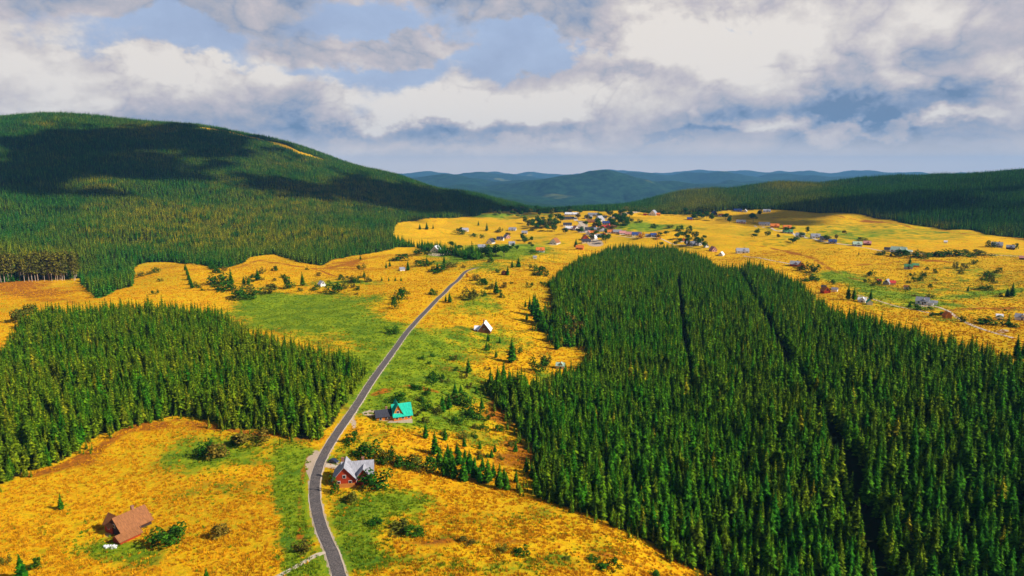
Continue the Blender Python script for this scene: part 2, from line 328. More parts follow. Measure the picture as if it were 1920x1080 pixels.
green = blobs([(420, 850, 120, 38, .9), (560, 880, 40, 60, .85), (550, 960, 30, 70, .55), (430, 920, 120, 22, .4), (210, 1030, 70, 28, .55), (230, 1010, 120, 50, .2), (640, 990, 60, 70, .6), (660, 1050, 50, 40, .55), (740, 930, 70, 28, .8), (700, 960, 80, 40, .4), (830, 1000, 200, 50, .3), (1000, 960, 90, 20, .3),
    (1140, 1030, 120, 26, .35), (580, 1070, 50, 25, .5), (760, 700, 110, 60, .85), (720, 740, 60, 30, .7), (850, 740, 80, 40, .7), (800, 790, 90, 20, .9), (900, 800, 70, 18, .6), (930, 830, 60, 14, .6), (700, 830, 40, 20, .4), (640, 860, 40, 30, .6),
    (640, 690, 120, 60, .35), (560, 590, 130, 35, .8), (640, 600, 120, 40, .4), (520, 570, 90, 26, .9), (660, 560, 60, 16, .6), (880, 580, 60, 16, .5), (900, 560, 50, 14, .6), (960, 640, 60, 30, .5), (830, 640, 80, 26, .55), (700, 620, 60, 40, .4), (990, 560, 30, 20, .2),
    (640, 530, 100, 8, .7), (880, 475, 60, 14, 1.0), (950, 465, 90, 10, 1.0), (1000, 475, 70, 12, .5), (920, 500, 80, 10, .5), (900, 530, 30, 14, .5), (1220, 428, 90, 10, .75), (1010, 445, 30, 5, .4), (1200, 412, 60, 8, .3), (870, 440, 60, 6, .35),
    (1020, 715, 20, 25, .8), (1540, 430, 150, 20, .3), (1690, 440, 180, 20, .3), (1800, 540, 190, 50, .26), (1860, 510, 60, 26, .2), (1620, 540, 40, 16, .4), (1560, 520, 40, 12, .6), (1700, 560, 60, 20, .4), (1870, 400, 40, 10, .2), (1760, 600, 60, 8, .45), (1890, 478, 50, 5, .5), (1700, 530, 240, 60, .22), (1620, 430, 260, 24, .2), (950, 410, 90, 5, .6), (900, 640, 160, 60, .15), (150, 1000, 240, 60, .1), (1000, 1040, 300, 50, .1)])
dry = blobs([(60, 545, 90, 25, .95), (230, 800, 70, 14, .55), (160, 860, 50, 16, .5), (400, 800, 90, 8, .6), (850, 800, 30, 10, .4), (760, 730, 90, 8, .35), (960, 775, 55, 40, .75), (960, 860, 60, 30, .5), (930, 880, 30, 20, .3), (640, 760, 20, 30, .4), (560, 830, 40, 8, .5),
    (830, 690, 50, 14, .35), (650, 495, 60, 12, .45), (1000, 500, 40, 20, .45), (1460, 472, 90, 8, .35), (1720, 490, 150, 4, .4), (850, 1020, 260, 8, .4), (980, 985, 120, 10, .3), (650, 985, 60, 14, .35), (1220, 1040, 110, 22, .35), (1850, 580, 90, 12, .45), (480, 520, 60, 14, .3), (1500, 480, 200, 20, .08), (300, 880, 200, 50, .08), (560, 500, 220, 18, .2), (960, 560, 80, 30, .15)])
gravel = blobs([(583, 875, 9, 20, 1.3), (594, 855, 8, 12, .9), (700, 775, 20, 7, 1.3), (735, 787, 30, 4, .8), (630, 874, 18, 6, 1.2), (690, 882, 12, 5, 1.2), (690, 800-45, 9, 10, .0), (663, 795, 5, 14, .8), (1115, 455, 14, 7, 1.3), (1092, 425, 10, 12, 1.1), (1070, 428, 14, 3, 1.0), (1180, 399, 40, 2.2, 1.3),
    (590, 700, 0.1+5, 5, 0), (205, 1003, 14, 9, .55), (1725, 573, 26, 3, .7), (1880, 620, 12, 4, .9), (820, 477, 20, 3, .9), (1037, 459, 14, 2, .6), (280, 1080-90, 1+5, 4, 0)], .1)
for arr, pts, wd, v in ((dry, [(1405, 460), (1450, 466), (1500, 478), (1545, 497), (1580, 515), (1640, 532)], 5, .6), (dry, [(588, 504), (610, 511), (640, 520)], 2.5, 1.0), (dry, [(563, 1010), (562, 950), (566, 900), (580, 850)], 1.6, .7), (green, [(548, 1080), (545, 1000), (545, 900), (570, 850)], 5, .45),
    (dry, [(60, 890), (150, 862), (240, 806), (300, 795)], 4.5, .8), (dry, [(330, 786), (420, 806), (500, 814), (600, 822)], 2.2, .8), (dry, [(1620, 412), (1700, 424), (1800, 437), (1920, 450)], 9, .7), (green, [(1580, 515), (1640, 545), (1700, 556), (1800, 575)], 12, .35), (dry, [(1450, 408), (1560, 404), (1650, 416)], 7, .7),
    (dry, [(1700, 472), (1770, 462), (1860, 452)], 3, .6), (dry, [(1590, 500), (1700, 488), (1850, 500), (1920, 505)], 4, .45), (dry, [(1700, 590), (1800, 580), (1920, 575)], 3, .45), (green, [(1780, 560), (1850, 548), (1920, 545)], 10, .35), (dry, [(700, 740), (760, 722), (820, 735)], 3, .55), (dry, [(960, 830), (1000, 870), (1005, 900)], 6, .5),
    (dry, [(640, 1000), (760, 1015), (900, 1010), (1040, 1020), (1200, 1060)], 2, .4), (green, [(650, 1040), (800, 1060), (1000, 1070)], 6, .35), (dry, [(252, 515), (330, 500), (420, 508), (480, 490), (600, 503), (720, 480)], 6, .5), (dry, [(780, 418), (900, 410), (1000, 403)], 8, .45), (green, [(880, 405), (960, 402), (1040, 402)], 22, .7)):
    arr += v*np.exp(-(dline(spline([at(*q)[:2] for q in pts], 6), fx, fy)/wd)**2)
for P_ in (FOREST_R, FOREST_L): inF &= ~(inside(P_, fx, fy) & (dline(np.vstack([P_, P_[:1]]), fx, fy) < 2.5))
far = smooth(2750, 3400, fd)
rd = dline(ROAD[::4], fx, fy); gravel += np.where((rd < 2.7) & (fd < 900), .6, 0)
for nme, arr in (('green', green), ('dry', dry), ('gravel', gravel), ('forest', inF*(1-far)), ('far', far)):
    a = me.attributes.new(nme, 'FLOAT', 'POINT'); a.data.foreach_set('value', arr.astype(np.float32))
me.materials.append(M_GROUND)
ground = bpy.data.objects.new('ground', me); COL.objects.link(ground); ground['kind'] = 'structure'

# ------------------------------------------------------------------ object helpers
class MB:
    def __init__(s): s.v = []; s.f = []; s.mi = []; s.cur = 0
    def quad(s, *pts):
        n = len(s.v); s.v += [tuple(p) for p in pts]; s.f.append(tuple(range(n, n+len(pts)))); s.mi.append(s.cur)
    def box(s, x0, x1, y0, y1, z0, z1):
        n = len(s.v); s.v += [(x, y, z) for z in (z0, z1) for y in (y0, y1) for x in (x0, x1)]
        for f in ((0, 2, 3, 1), (4, 5, 7, 6), (0, 1, 5, 4), (2, 6, 7, 3), (0, 4, 6, 2), (1, 3, 7, 5)): s.f.append(tuple(n+i for i in f)); s.mi.append(s.cur)
    def prism(s, prof, axis, a, b):
        n = len(s.v); k = len(prof)
        for t in (a, b): s.v += [((t, p[0], p[1]) if axis == 'x' else (p[0], t, p[1])) for p in prof]
        s.f.append(tuple(range(n, n+k))); s.f.append(tuple(range(n+2*k-1, n+k-1, -1))); s.mi += [s.cur]*2
        for i in range(k): j = (i+1) % k; s.f.append((n+i, n+k+i, n+k+j, n+j)); s.mi.append(s.cur)
    def tube(s, x, y, z0, z1, r0, r1, k=6):
        n = len(s.v)
        for z, r in ((z0, r0), (z1, r1)): s.v += [(x+r*math.cos(6.283*i/k), y+r*math.sin(6.283*i/k), z) for i in range(k)]
        for i in range(k): s.f.append((n+i, n+(i+1) % k, n+k+(i+1) % k, n+k+i)); s.mi.append(s.cur)
        s.f.append(tuple(range(n+k, n+2*k))); s.mi.append(s.cur)
    def mesh(s, name, mats):
        me = bpy.data.meshes.new(name); me.from_pydata(s.v, [], s.f)
        for m in (mats if isinstance(mats, (list, tuple)) else [mats]): me.materials.append(m)
        me.polygons.foreach_set('material_index', s.mi); me.update(); return me
    def obj(s, name, mats, parent=None):
        o = bpy.data.objects.new(name, s.mesh(name, mats)); COL.objects.link(o)
        if parent: o.parent = parent
        return o
def tag(o, label, cat, group=None):
    o['label'] = label; o['category'] = cat
    if group: o['group'] = group
    return o
def empty(name, loc, rz=0, sc=(1, 1, 1)):
    o = bpy.data.objects.new(name, None); COL.objects.link(o); o.location = loc; o.rotation_euler = (0, 0, rz); o.scale = sc; o.empty_display_size = .5; return o
def child(name, data, parent):
    o = bpy.data.objects.new(name, data); COL.objects.link(o); o.parent = parent; return o

# ------------------------------------------------------------------ roads and paths
def ribbon(name, P, width, mat, lift, kind='structure', edge=None, rag=0.0):
    P = np.asarray(P); t = np.gradient(P, axis=0); t /= np.hypot(t[:, 0], t[:, 1])[:, None]; nrm = np.stack([t[:, 1], -t[:, 0]], 1)
    offs = np.linspace(-.5, .5, 7)*width; mb = MB(); rr = random.Random(5)
    V = []
    for i, p in enumerate(P):
        for j, o in enumerate(offs):
            if rag and j in (0, 6): o += rr.uniform(-rag, rag)
            V.append(p+nrm[i]*o)
    V = np.array(V); zc = H(V[:, 0], V[:, 1])
    mid = zc.reshape(-1, 7)[:, 3]; z = np.repeat(mid, 7)*.5+zc*.5; z = np.maximum(z, zc)+lift
    mb.v = [(a, b, c) for (a, b), c in zip(V, z)]
    for i in range(len(P)-1):
        for j in range(6): k = i*7+j; mb.f.append((k, k+1, k+8, k+7)); mb.mi.append(0)
    # real thickness down into the ground
    n0 = len(mb.v)
    for i in range(len(P)):
        for j in (0, 6): a = mb.v[i*7+j]; mb.v.append((a[0], a[1], a[2]-lift-.4))
    for i in range(len(P)-1):
        mb.f.append((i*7, i*7+7, n0+2*i+2, n0+2*i)); mb.f.append((i*7+6, n0+2*i+1, n0+2*i+3, i*7+13)); mb.mi += [0, 0]
    o = mb.obj(name, mat); o['kind'] = kind; return o
m, T = newmat('asphalt'); M_ASPH = m
p = T.n('ShaderNodeNewGeometry').outputs['Position']
a = T.noise(p, .5, 6, .75); b = T.noise(p, 2.2, 4, .8); c = T.noise(p, .09, 3, .6)
col = T.mix(T.sstep(b, .3, .7), (.03, .026, .026), (.20, .165, .15)); col = T.mix(T.sstep(a, .5, .75, 0, .7), col, (.27, .21, .18)); col = T.mix(T.sstep(c, .4, .7, 0, .5), col, (.10, .085, .085))
finish(T, col, .9, b, .2, .3, .03)
m, T = newmat('gravel'); M_GRAV = m
p = T.n('ShaderNodeNewGeometry').outputs['Position']; b = T.noise(p, 1.5, 5, .8)
finish(T, T.mix(b, (.42, .33, .24), (.72, .58, .44)), .95, b, .1, .4, .05)
ribbon('road_shoulder', ROAD, 4.25, M_GRAV, .06, rag=.3)
ribbon('road', ROAD, 3.7, M_ASPH, .14, rag=.08)
for nm, pts, wd in (('path', [(440, 1130), (500, 1092), (545, 1068), (575, 1052), (596, 1040), (612, 1036)], 1.7),
                    ('lane', [(1415, 423), (1450, 430), (1485, 436), (1530, 449), (1565, 456), (1600, 461), (1640, 468), (1690, 474), (1725, 476), (1780, 477), (1850, 478), (1935, 482)], 4.5),
                    ('lane', [(1395, 480), (1440, 487), (1490, 497)], 3),
                    ('lane', [(1600, 552), (1640, 562), (1680, 574), (1725, 583), (1757, 590)], 2.2),
                    ('lane', [(1745, 573), (1765, 578), (1785, 588), (1810, 604), (1850, 620), (1900, 634)], 2.6),
                    ('lane', [(610, 873), (625, 873), (640, 876), (655, 868), (680, 876)], 2.6),
                    ('village_street', [(1078, 407), (1088, 416), (1096, 427), (1106, 438), (1118, 452)], 9),
                    ('lane', [(1118, 446), (1150, 443), (1190, 446), (1240, 448), (1300, 462)], 3)):
    ribbon(nm, spline([at(*q)[:2] for q in pts], 3), wd, M_GRAV, .12, rag=.25)

# ------------------------------------------------------------------ trees
def spruce(seed, tiers, nb, h=18.0, r=2.9, base=1.2, core=True, prof=.85):
    rr = random.Random(seed); mb = MB()
    lop = rr.uniform(0, 6.28)
    for i in range(tiers):
        t = (i+.5)/tiers; z = base+(h-base)*t+rr.uniform(-.2, .2); L0 = r*(1-t)**prof*(1.0-.35*max(0, .18-t)/.18)+.18
        n = max(4, int(nb*(1-.45*t))); ph = rr.uniform(0, 6.28)
        for k in range(n):
            a = ph+6.283*k/n+rr.uniform(-.25, .25); L = L0*rr.uniform(.6, 1.22)*(1+.14*math.cos(a-lop)); wd = L*rr.uniform(.26, .42)
            ca, sa = math.cos(a), math.sin(a); dz = rr.uniform(.25, .5)*L; mz = rr.uniform(-.02, .12)*L
            P = lambda l, w, zz: (ca*l-sa*w, sa*l+ca*w, z+zz)
            root = P(.02*L, 0, .28*L+.15); tip = P(L, 0, -dz)
            mb.quad(root, P(.62*L, -wd, -.42*dz-mz-.22*wd), tip, P(.60*L, wd, -.42*dz-mz-.22*wd))
    k = 5
    for i in range(k):  # leader
        a, b = 6.283*i/k, 6.283*(i+1)/k
        mb.quad((0, 0, h+.6), (.25*math.cos(a), .25*math.sin(a), h-1.6), (.25*math.cos(b), .25*math.sin(b), h-1.6))
    if core:
        k = 6; z1 = h*.9
        for i in range(k):
            a, b = 6.283*i/k, 6.283*(i+1)/k; q = r*.42
            mb.quad((0, 0, z1), (q*math.cos(a), q*math.sin(a), base+.3), (q*math.cos(b), q*math.sin(b), base+.3))
    return mb
def trunk_mb(h, r, k=6):
    mb = MB(); mb.tube(0, 0, -1.0, h, r, r*.45, k); return mb
def with_trunk(mb, h=3.0, r=.22):
    mb.cur = 1; mb.tube(0, 0, -1, h, r, r, 5); return mb
TPL = bpy.data.collections.new('forest_tree_shapes')
def template(mb, name, mats):
    o = bpy.data.objects.new(name, mb.mesh(name, mats)); return o
MID = bpy.data.collections.new('mid_shapes'); FAR = bpy.data.collections.new('far_shapes')
for i in range(7): MID.objects.link(template(with_trunk(spruce(20+i, 15+i % 3, 8, 17+i % 4, 2.3+.25*(i % 4), .8+.5*(i % 3))), 'forest_spruce', [M_SPR, M_BRK]))
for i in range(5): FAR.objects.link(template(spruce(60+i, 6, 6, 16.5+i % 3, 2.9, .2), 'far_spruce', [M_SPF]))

def grid_points(P, step, seed, hfn=None, jit=.42):
    rs = np.random.RandomState(seed); x0, y0 = P.min(0); x1, y1 = P.max(0)
    gx, gy = np.meshgrid(np.arange(x0, x1, step), np.arange(y0, y1, step*.9)); gx[1::2] += step/2
    gx = (gx+rs.uniform(-jit, jit, gx.shape)*step).ravel(); gy = (gy+rs.uniform(-jit, jit, gy.shape)*step).ravel()
    a = np.degrees(np.arctan2(gx, gy)); d = np.hypot(gx, gy)
    k = inside(P, gx, gy) & (a > -44) & (a < 50) & (d < 3100) & ((gy > 0) | (d < 300))
    return gx[k], gy[k]
def vnoise(x, y, s, seed):
    r = np.random.RandomState(seed); z = np.zeros_like(x)
    for i in range(6):
        t = r.uniform(0, 6.28); L = s*r.uniform(.5, 1.8); z += np.sin((x*math.cos(t)+y*math.sin(t))*6.283/L+r.uniform(0, 6.28)+1.5*np.sin((x*math.sin(t)-y*math.cos(t))*6.283/(L*1.4)))
    return z/3.2
def gn_forest(name, x, y, z, scl, hs, tint, coll, label, cat):
    n = len(x); me = bpy.data.meshes.new(name); me.vertices.add(n)
    me.vertices.foreach_set('co', np.stack([x, y, z], 1).astype(np.float32).ravel())
    rs = np.random.RandomState(n % 1000)
    A = me.attributes.new('scl', 'FLOAT_VECTOR', 'POINT'); A.data.foreach_set('vector', np.stack([scl, scl, hs], 1).astype(np.float32).ravel())
    A = me.attributes.new('rot', 'FLOAT_VECTOR', 'POINT'); A.data.foreach_set('vector', np.stack([rs.uniform(-.03, .03, n), rs.uniform(-.03, .03, n), rs.uniform(0, 6.28, n)], 1).astype(np.float32).ravel())
    A = me.attributes.new('tint', 'FLOAT', 'POINT'); A.data.foreach_set('value', tint.astype(np.float32))
    A = me.attributes.new('pick', 'INT', 'POINT'); A.data.foreach_set('value', rs.randint(0, len(coll.objects), n).astype(np.int32))
    o = bpy.data.objects.new(name, me); COL.objects.link(o)
    ng = bpy.data.node_groups.new(name, 'GeometryNodeTree')
    ng.interface.new_socket('Geometry', in_out='INPUT', socket_type='NodeSocketGeometry'); ng.interface.new_socket('Geometry', in_out='OUTPUT', socket_type='NodeSocketGeometry')
    N = ng.nodes; L = ng.links
    gi = N.new('NodeGroupInput'); go = N.new('NodeGroupOutput'); mp = N.new('GeometryNodeMeshToPoints'); ip = N.new('GeometryNodeInstanceOnPoints'); ci = N.new('GeometryNodeCollectionInfo')
    ci.inputs['Collection'].default_value = coll; ci.inputs['Separate Children'].default_value = True; ci.inputs['Reset Children'].default_value = True
    def na(nm, typ): a = N.new('GeometryNodeInputNamedAttribute'); a.data_type = typ; a.inputs[0].default_value = nm; return a.outputs[0]
    L.new(gi.outputs[0], mp.inputs[0]); L.new(mp.outputs[0], ip.inputs['Points']); L.new(ci.outputs[0], ip.inputs['Instance']); ip.inputs['Pick Instance'].default_value = True
    L.new(na('pick', 'INT'), ip.inputs['Instance Index']); L.new(na('scl', 'FLOAT_VECTOR'), ip.inputs['Scale'])
    e = N.new('FunctionNodeEulerToRotation'); L.new(na('rot', 'FLOAT_VECTOR'), e.inputs[0]); L.new(e.outputs[0], ip.inputs['Rotation'])
    L.new(ip.outputs[0], go.inputs[0])
    md = o.modifiers.new('trees', 'NODES'); md.node_group = ng
    tag(o, label, cat); o['kind'] = 'stuff'
    return o
def project(x, y, z):
    dx, dy, dz = x, y, z-CZ; f = dy*math.cos(PITCH)-dz*math.sin(PITCH); u = dx/f*F+960; v = 540-(dy*math.sin(PITCH)+dz*math.cos(PITCH))/f*F
    return u, v, f

# near forests : nearest 300 as individual trees
near = []
for nm, P, step, seed in (('right', FOREST_R, 3.6, 1), ('left', FOREST_L, 3.9, 2)):
    x, y = grid_points(P, step, seed)
    if nm == 'right':
        k = (dline(CUTL, x, y) > 3.1+.8*vnoise(x, y, 30, 61)) & (dline(CUT2, x, y) > 1.8+.8*vnoise(x, y, 30, 62)); x, y = x[k], y[k]
    k = dline(ROAD[::4], x, y) > 5; x, y = x[k], y[k]
    k = np.random.RandomState(seed).uniform(0, 1, len(x)) > (.10+.25*(vnoise(x, y, 45, seed+9) > 1.1)); x, y = x[k], y[k]
    r9 = np.random.RandomState(seed+90); ex, ey = [], []
    for i_ in range(len(P)):
        a_, b_ = P[i_], P[(i_+1) % len(P)]; L_ = np.hypot(*(b_-a_)); m_ = int(L_/1.6)
        t_ = r9.uniform(0, 1, m_)[:, None]; q_ = a_+(b_-a_)*t_+r9.normal(0, 2.6, (m_, 2)); ex.append(q_[:, 0]); ey.append(q_[:, 1])
    ex, ey = np.concatenate(ex), np.concatenate(ey); kk = (dline(ROAD[::4], ex, ey) > 4.5) & (np.abs(np.degrees(np.arctan2(ex, ey))) < 44) & (vnoise(ex, ey, 18, 8) > -.6); ex, ey = ex[kk], ey[kk]; n0_ = len(x)
    x = np.concatenate([x, ex]); y = np.concatenate([y, ey]); z = H(x, y); rs = np.random.RandomState(seed+5)
    ed = np.clip(dline(np.vstack([P, P[:1]]), x, y)/11, 0, 1); hs = np.clip((.64+.07*vnoise(x, y, 90, seed+2)+rs.normal(0, .15, len(x)))*(.72+.28*ed), .3, 1.1); sc = np.clip(hs*1.5, .45, 1.15)*rs.uniform(.82, 1.18, len(x))
    low_ = np.arange(len(x)) >= n0_; f_ = rs.uniform(.18, .55, len(x)); hs = np.where(low_, f_*.75, hs); sc = np.where(low_, f_*.9, sc)
    g = vnoise(x, y, 140, seed+3)
    if nm == 'right': tint = np.clip(.17+.11*g+rs.normal(0, .14, len(x)), 0, 1)
    else: tint = np.clip(.34+.14*g+rs.normal(0, .17, len(x)), 0, 1)
    tint = np.where(rs.uniform(0, 1, len(x)) > .985, 1.0, tint); tint = np.where(low_, np.clip(tint+.25, 0, 1), tint)
    near.append([nm, x, y, z, sc, hs, tint])
cand = []
for ti, (nm, x, y, z, sc, hs, tint) in enumerate(near):
    u, v, f = project(x, y, z+9); ok = (u > -5) & (u < 1925) & (v > 0) & (v < 1100) & (f > 50)
    for i in np.where(ok)[0]: cand.append((hs[i]/f[i], ti, i))
cand.sort(reverse=True); chosen = cand[:185]
CR = [(spruce(100+i, 25+i % 4, 11, 18+i % 3, 2.4+.22*(i % 4), 1.0+.6*(i % 3)).mesh('crown', M_SPR if False else M_SPI)) for i in range(6)]
TR = trunk_mb(9, .24).mesh('trunk', M_BRK)
M_SPO = leafmat('spruce_needles_olive', (.035, .095, .003), (.10, .14, .004))
CRO = [(spruce(140+i, 24+i % 3, 11, 18+i % 3, 2.4+.22*(i % 4), 1.0+.8*(i % 3)).mesh('crown', M_SPO)) for i in range(5)]
rr = random.Random(11)
def put_spruce(loc, h, wr=1.0, olive=False, label='', group=None, name='spruce_tree', rnd=rr):
    s = h/19.0; e = empty(name, loc, rnd.uniform(0, 6.28), (s*wr, s*wr, s)); tag(e, label, 'tree', group)
    child('crown', rnd.choice(CRO if olive else CR), e); child('trunk', TR, e); return e
used = {0: [], 1: []}
EDGE = {0: lambda a, b: dline(np.vstack([FOREST_R, FOREST_R[:1]]), a, b), 1: lambda a, b: dline(np.vstack([FOREST_L, FOREST_L[:1]]), a, b)}
_cu = [project(np.array([p[0]]), np.array([p[1]]), H(np.array([p[0]]), np.array([p[1]]))) for p in CUTL]
def CUTX(v): return float(np.interp(v, [float(c[1][0]) for c in _cu], [float(c[0][0]) for c in _cu]))
for _, ti, i in chosen:
    nm, x, y, z, sc, hs, tint = near[ti]; used[ti].append(i)
    U, V, _f = project(x[i:i+1], y[i:i+1], z[i:i+1]); U, V = float(U[0]), float(V[0]); ol = rr.random() < tint[i]*1.3+.05
    ed = float(EDGE[ti](x[i:i+1], y[i:i+1])[0]) < 9
    size = 'tall' if hs[i] > .82 else ('short' if hs[i] < .68 else 'mid-height'); hue = 'olive' if ol else 'dark green'
    if nm == 'right':
        if ed: where = 'on the meadow edge of the right forest, '+('by the bottom edge' if U > 1330 else 'near bottom centre' if U > 1180 else 'at its left tip')
        else: where = 'in the right forest '+('left of the cut' if U < CUTX(V) else 'right of the cut')+(', bottom edge' if V > 1090 else '')+(', far left' if U < 1330 else '')+(', far right' if U > 1800 else '')
        gr = 'front spruces of the right-hand forest'
    else: where = ('on the meadow edge' if ed else 'inside the front')+' of the left forest'+(', by the left picture edge' if U < 60 else ''); gr = 'front spruces of the left-hand forest'
    put_spruce((x[i], y[i], z[i]-.1), 18.5*hs[i], sc[i]/hs[i], ol, f'{size} {hue} spruce {where}', gr)
for ti, (nm, x, y, z, sc, hs, tint) in enumerate(near):
    k = np.ones(len(x), bool); k[used[ti]] = False
    gn_forest('spruce_forest', x[k], y[k], z[k]-.1, sc[k], hs[k], tint[k], MID,
              'large dense dark green spruce forest filling the right half of the valley' if nm == 'right' else 'olive green spruce forest between the golden meadow and the green field, left of the road', 'forest')
TU = bpy.data.collections.new('tuft_shapes')
m, T = newmat('grass_tufts'); M_TUFT = m
ti_ = T.attr('tint', True); rn_ = T.n('ShaderNodeObjectInfo').outputs['Random']
finish(T, T.mix(ti_, T.mix(rn_, (.80, .38, .006), (.44, .19, .005)), T.mix(rn_, (.10, .20, .006), (.26, .30, .008))), .95, None, .03)
for i in range(4):
    r = random.Random(700+i); mb = MB()
    for _ in range(11):
        a = r.uniform(0, 6.28); q = r.uniform(0, .45); x0, y0 = q*math.cos(a), q*math.sin(a); b = r.uniform(0, 6.28); wd = r.uniform(.1, .22); hh = r.uniform(.35, .8)
        dx, dy = math.cos(b)*wd, math.sin(b)*wd; mb.quad((x0-dx, y0-dy, -.1), (x0+dx, y0+dy, -.1), (x0*1.9, y0*1.9, hh))
    TU.objects.link(template(mb, 'grass_tuft', M_TUFT))
rs = np.random.RandomState(31); n_ = 330000
aa = np.radians(rs.uniform(-40, 40, n_)); dd = 150+900*rs.uniform(0, 1, n_)**1.25; x, y = dd*np.sin(aa), dd*np.cos(aa)
k = ~(inside(FOREST_R, x, y) | inside(FOREST_L, x, y) | inside(FOREST_M, x, y) | inside(STRIP, x, y)) & (dline(ROAD[::4], x, y) > 4.2)
k &= (.6*vnoise(x, y, 26, 5)+.5*vnoise(x, y, 9, 6)+rs.normal(0, .8, n_)) > .1
x, y, dd = x[k], y[k], dd[k]
gi_ = np.clip(np.searchsorted(rad, dd), 0, nr-1); gj_ = np.clip(np.searchsorted(ang, np.arctan2(x, y)), 0, na-1); gl = green[gi_*na+gj_]
gn_forest('grass', x, y, H(x, y), rs.uniform(.6, 1.5, len(x)), rs.uniform(.5, 1.3, len(x)), np.where(gl+rs.normal(0, .2, len(x)) > .5, 1.0, 0.0), TU, 'tussocky golden and green meadow grass', 'grass')
# mountain, right hill and the strip below the mountain
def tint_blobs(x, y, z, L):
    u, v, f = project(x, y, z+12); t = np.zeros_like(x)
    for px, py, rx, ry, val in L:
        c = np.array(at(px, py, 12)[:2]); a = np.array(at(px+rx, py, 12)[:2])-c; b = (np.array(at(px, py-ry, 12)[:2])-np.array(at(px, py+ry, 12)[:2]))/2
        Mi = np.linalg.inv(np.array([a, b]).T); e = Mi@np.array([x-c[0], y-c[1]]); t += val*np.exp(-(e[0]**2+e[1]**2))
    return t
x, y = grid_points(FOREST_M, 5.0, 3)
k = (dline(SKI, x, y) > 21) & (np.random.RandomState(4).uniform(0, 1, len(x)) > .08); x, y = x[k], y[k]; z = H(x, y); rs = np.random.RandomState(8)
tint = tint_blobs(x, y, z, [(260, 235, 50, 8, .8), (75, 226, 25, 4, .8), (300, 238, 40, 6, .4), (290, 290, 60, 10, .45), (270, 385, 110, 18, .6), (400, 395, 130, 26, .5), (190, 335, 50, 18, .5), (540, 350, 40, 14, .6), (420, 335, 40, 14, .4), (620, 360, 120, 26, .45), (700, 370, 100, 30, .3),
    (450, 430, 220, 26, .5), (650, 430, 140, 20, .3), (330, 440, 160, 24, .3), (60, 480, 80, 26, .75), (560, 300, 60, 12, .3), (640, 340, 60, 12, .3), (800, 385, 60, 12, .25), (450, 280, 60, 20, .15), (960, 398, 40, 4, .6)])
tint = np.clip(tint*1.7*np.clip(.55+.75*vnoise(x, y, 48, 77), 0, 1.6)+.10+.15*vnoise(x, y, 230, 12)+.10*vnoise(x, y, 70, 51)+rs.normal(0, .12, len(x)), 0, 1)  # lighter patches: vegetation tone, and sunlight between cloud shadows put into the tint
hs = np.clip(rs.normal(.60, .13, len(x))+.08*vnoise(x, y, 120, 41), .3, 1.1)*np.where(tint > .5, .85, 1); sc = rs.uniform(.85, 1.3, len(x))
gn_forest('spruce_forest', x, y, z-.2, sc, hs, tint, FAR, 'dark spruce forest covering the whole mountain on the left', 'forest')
x, y = grid_points(FOREST_D, 5.8, 5)
k = (np.random.RandomState(4).uniform(0, 1, len(x)) > .08); x, y = x[k], y[k]; z = H(x, y); rs = np.random.RandomState(9)
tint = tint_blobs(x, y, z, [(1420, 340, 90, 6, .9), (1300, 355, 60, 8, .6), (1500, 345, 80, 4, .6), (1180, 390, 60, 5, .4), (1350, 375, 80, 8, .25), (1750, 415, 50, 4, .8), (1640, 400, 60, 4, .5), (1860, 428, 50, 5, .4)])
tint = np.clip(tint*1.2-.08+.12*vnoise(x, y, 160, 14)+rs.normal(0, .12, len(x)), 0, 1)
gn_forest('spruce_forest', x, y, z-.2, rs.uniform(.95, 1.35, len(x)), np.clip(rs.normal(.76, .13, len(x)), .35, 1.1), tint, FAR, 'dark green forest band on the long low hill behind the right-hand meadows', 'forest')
x, y = grid_points(STRIP, 4.6, 6); z = H(x, y); rs = np.random.RandomState(10)
gn_forest('spruce_copse', x, y, z-.2, rs.uniform(.8, 1.2, len(x)), np.clip(rs.normal(.55, .2, len(x)), .22, .95), np.clip(rs.normal(.05, .08, len(x)), 0, 1), MID, 'dark wedge of spruces running from the mountain forest into the village meadows', 'forest')

# foliage clumps: bushes and broadleaf crowns
def leafball(seed, lumps, nleaf, size):
    r = random.Random(seed); mb = MB()
    for cx, cy, cz, rx, rz in lumps:
        for _ in range(nleaf):
            while True:
                a, b, c = r.uniform(-1, 1), r.uniform(-1, 1), r.uniform(-1, 1); d = a*a+b*b+c*c
                if .2 < d < 1: break
            k = (d**-.5)*r.uniform(.72, 1.06); p = np.array([cx+a*rx*k, cy+b*rx*k, cz+c*rz*k])
            if p[2] < 0.01: p[2] = r.uniform(.01, .08)
            nrm = np.array([a, b, c+.4])+np.array([r.gauss(0, .5) for _ in range(3)]); nrm /= np.linalg.norm(nrm)
            u = np.cross(nrm, [r.gauss(0, 1), r.gauss(0, 1), r.gauss(0, 1)]); u /= np.linalg.norm(u)+1e-9; v = np.cross(nrm, u); s = size*r.uniform(.6, 1.3)
            mb.quad(p-u*s, p-v*s*.7, p+u*s, p+v*s*.7)
    return mb
BCACHE = {}
def bush_mesh(i, mat):
    key = (i, mat.name)
    if key not in BCACHE:
        r = random.Random(300+i); L = [(r.uniform(-.36, .36), r.uniform(-.36, .36), r.uniform(.12, .74), r.uniform(.10, .22), r.uniform(.14, .3)) for _ in range(10)]+[(0, 0, .26, .34, .26)]
        BCACHE[key] = leafball(i, L, 55, .05).mesh('foliage', mat)
    return BCACHE[key]
